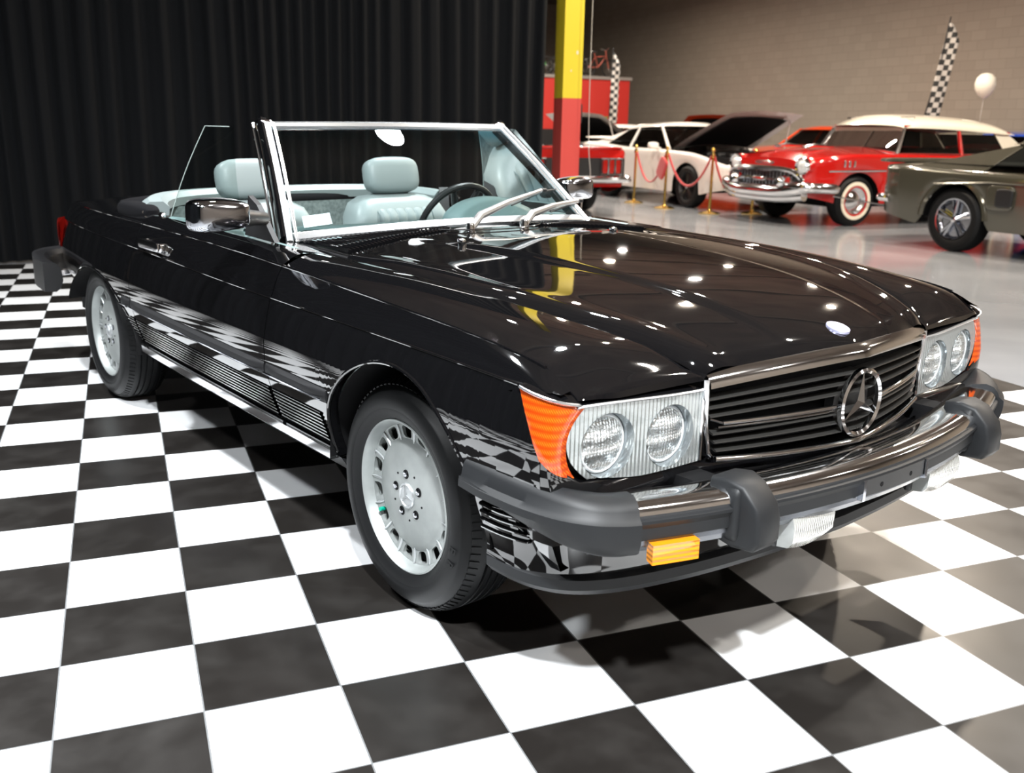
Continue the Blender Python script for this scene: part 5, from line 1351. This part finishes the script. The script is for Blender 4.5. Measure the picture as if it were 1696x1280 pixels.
def white_coupe():
    t, fb, ft, hw = show_car('white_coupe', 'white modern coupe with its bonnet open behind the brass stanchions', (9.80, 12.15), 272, M['whitep'], 2.72, .93, 1.1, .93,
        [(-3.85, .98), (-3.3, 1.0), (-2.7, .97), (-1.9, .93), (-.8, .92), (0, .90), (.5, .84), (.95, .72)], [(-3.85, 1.02), (-3.3, 1.05), (-2.7, 1.03), (-.7, 1.0), (0, .98), (.95, .80)],
        dict(wb=-.62, wt_x=-1.25, rt_x=-2.35, rb=-3.2, z=1.40, wt=.62, b=-1.90, bt=-1.95, qb=-2.75, qt=-2.35, tail=.06, **{'in': .08}), wr=.345, rimr=.235, rim='dark', zs=.24, hood_open=23, glass=M['darkglass'])
    for sg in (-1, 1):
        b = MB(); b.rbox((-.90, sg*1.0, .98), (.10, .20, .12), 0, e=3); b.tube([(-.90, sg*.92, .95), (-.92, sg*.84, .92)], .03, 8); b.build('door_mirror', M['whitep'], t)
        disc(.085, (.93, sg*.62, .66), 1, M['bulb'], t, 'headlamp', .02, .01)
        b = MB(); b.rbox((.97, sg*.55, .33), (.06, .36, .16), 0, e=4); b.build('bumper_intake', M['blackpl'], t)
    b = MB(); b.rbox((.93, 0, .62), (.10, 1.0, .22), 0, e=4); b.build('grille', M['blackpl'], t)
    b = MB(); b.rbox((.96, 0, .44), (.12, 1.70, .14), 0, e=5); b.build('front_bumper', M['whitep'], t)
    b = MB(); b.rbox((-3.80, 0, 1.08), (.22, 1.5, .05), 0, e=4); b.build('boot_spoiler', M['whitep'], t)
def red_rear():
    t, fb, ft, hw = show_car('red_coupe_rear', 'dark red coupe seen from behind with triple vertical tail lamps, beside the column', (6.22, 11.98+2.74), 90, M['redpaint'], 2.74, .85, 1.12, .90,
        [(-3.86, .95), (-3.4, .97), (-2.9, .93), (-1.2, .88), (0, .88), (.85, .80)], [(-3.86, .97), (-3.4, .98), (-2.9, .96), (-.7, .92), (0, .95), (.85, .85)],
        dict(wb=-.72, wt_x=-1.20, rt_x=-2.4, rb=-3.0, z=1.28, wt=.58, b=-1.95, qb=-2.45, qt=-2.25, open=1), wr=.33, rimr=.2, rim='spoke', zs=.32, end=.05)
    b = MB(); b.box((-3.915, 0, .70), (.02, 1.64, .26)); b.build('tail_panel', M['blackpl'], t)
    for sg in (-1, 1):
        for k in range(3):
            b = MB(); b.rbox((-3.935, sg*(.50+.105*k), .71), (.03, .075, .19), 0, e=6); lp = b.build('tail_lamp', M['redlens'], t)
        fr = MB(); fr.tube([(-3.945, sg*.435, .60), (-3.945, sg*.435, .825), (-3.945, sg*.765, .825), (-3.945, sg*.765, .60)], .012, 8, closed=True)
        for k in range(2): fr.tube([(-3.95, sg*(.5525+.105*k), .61), (-3.95, sg*(.5525+.105*k), .82)], .014, 6)
        fr.build('tail_lamp_bezel', M['chrome'], t)
    b = MB(); b.tube(pspline([(-3.6, -.92, .52), (-3.92, -.86, .53), (-3.99, 0, .53), (-3.92, .86, .53), (-3.6, .92, .52)], 6), .05, 10); b.build('rear_bumper', M['chrome'], t)
    b = MB(); b.rbox((-3.86, 0, .97), (.14, 1.6, .04), 0, e=4); b.build('boot_edge', M['redpaint'], t)
fifties_coupe(); fastback(); white_coupe(); red_rear()
def plain(name, label, loc, ang, paint, hood=None, glass=None, dz=0, **k):
    return show_car(name, label, loc, ang, paint, 2.75, .85, 1.1, .90, [(-3.85, .90+dz), (-2.7, .92+dz), (-1.2, .90+dz), (0, .90+dz), (.85, .80+dz)], [(-3.85, .93+dz), (-2.7, .98+dz), (-.7, .97+dz), (0, .97+dz), (.85, .86+dz)],
        dict(wb=-.72, wt_x=-1.20, rt_x=-2.35, rb=-3.0, z=1.36+dz, wt=.60, b=-1.95, qb=-2.55, qt=-2.30, **{'in': .08}, **k), hood_open=hood, glass=glass)
plain('silver_white_coupe', 'pale coupe with its black lined bonnet raised, in front of the red booth', (9.7, 17.3), 212, M['whitep'], hood=24)
plain('orange_coupe', 'orange red coupe parked behind the cream roofed red coupe, near the block wall', (12.6, 14.4), 196, M['orangep'], dz=.04)
plain('red_open_coupe', 'red coupe behind the open bonnet of the white coupe with its own bonnet raised', (14.9, 20.9), 250, M['orangep'], hood=24, dz=.10)
plain('blue_coupe', 'blue coupe seen through the side windows of the cream roofed red coupe', (15.65, 9.7), 265, M['bluep'])
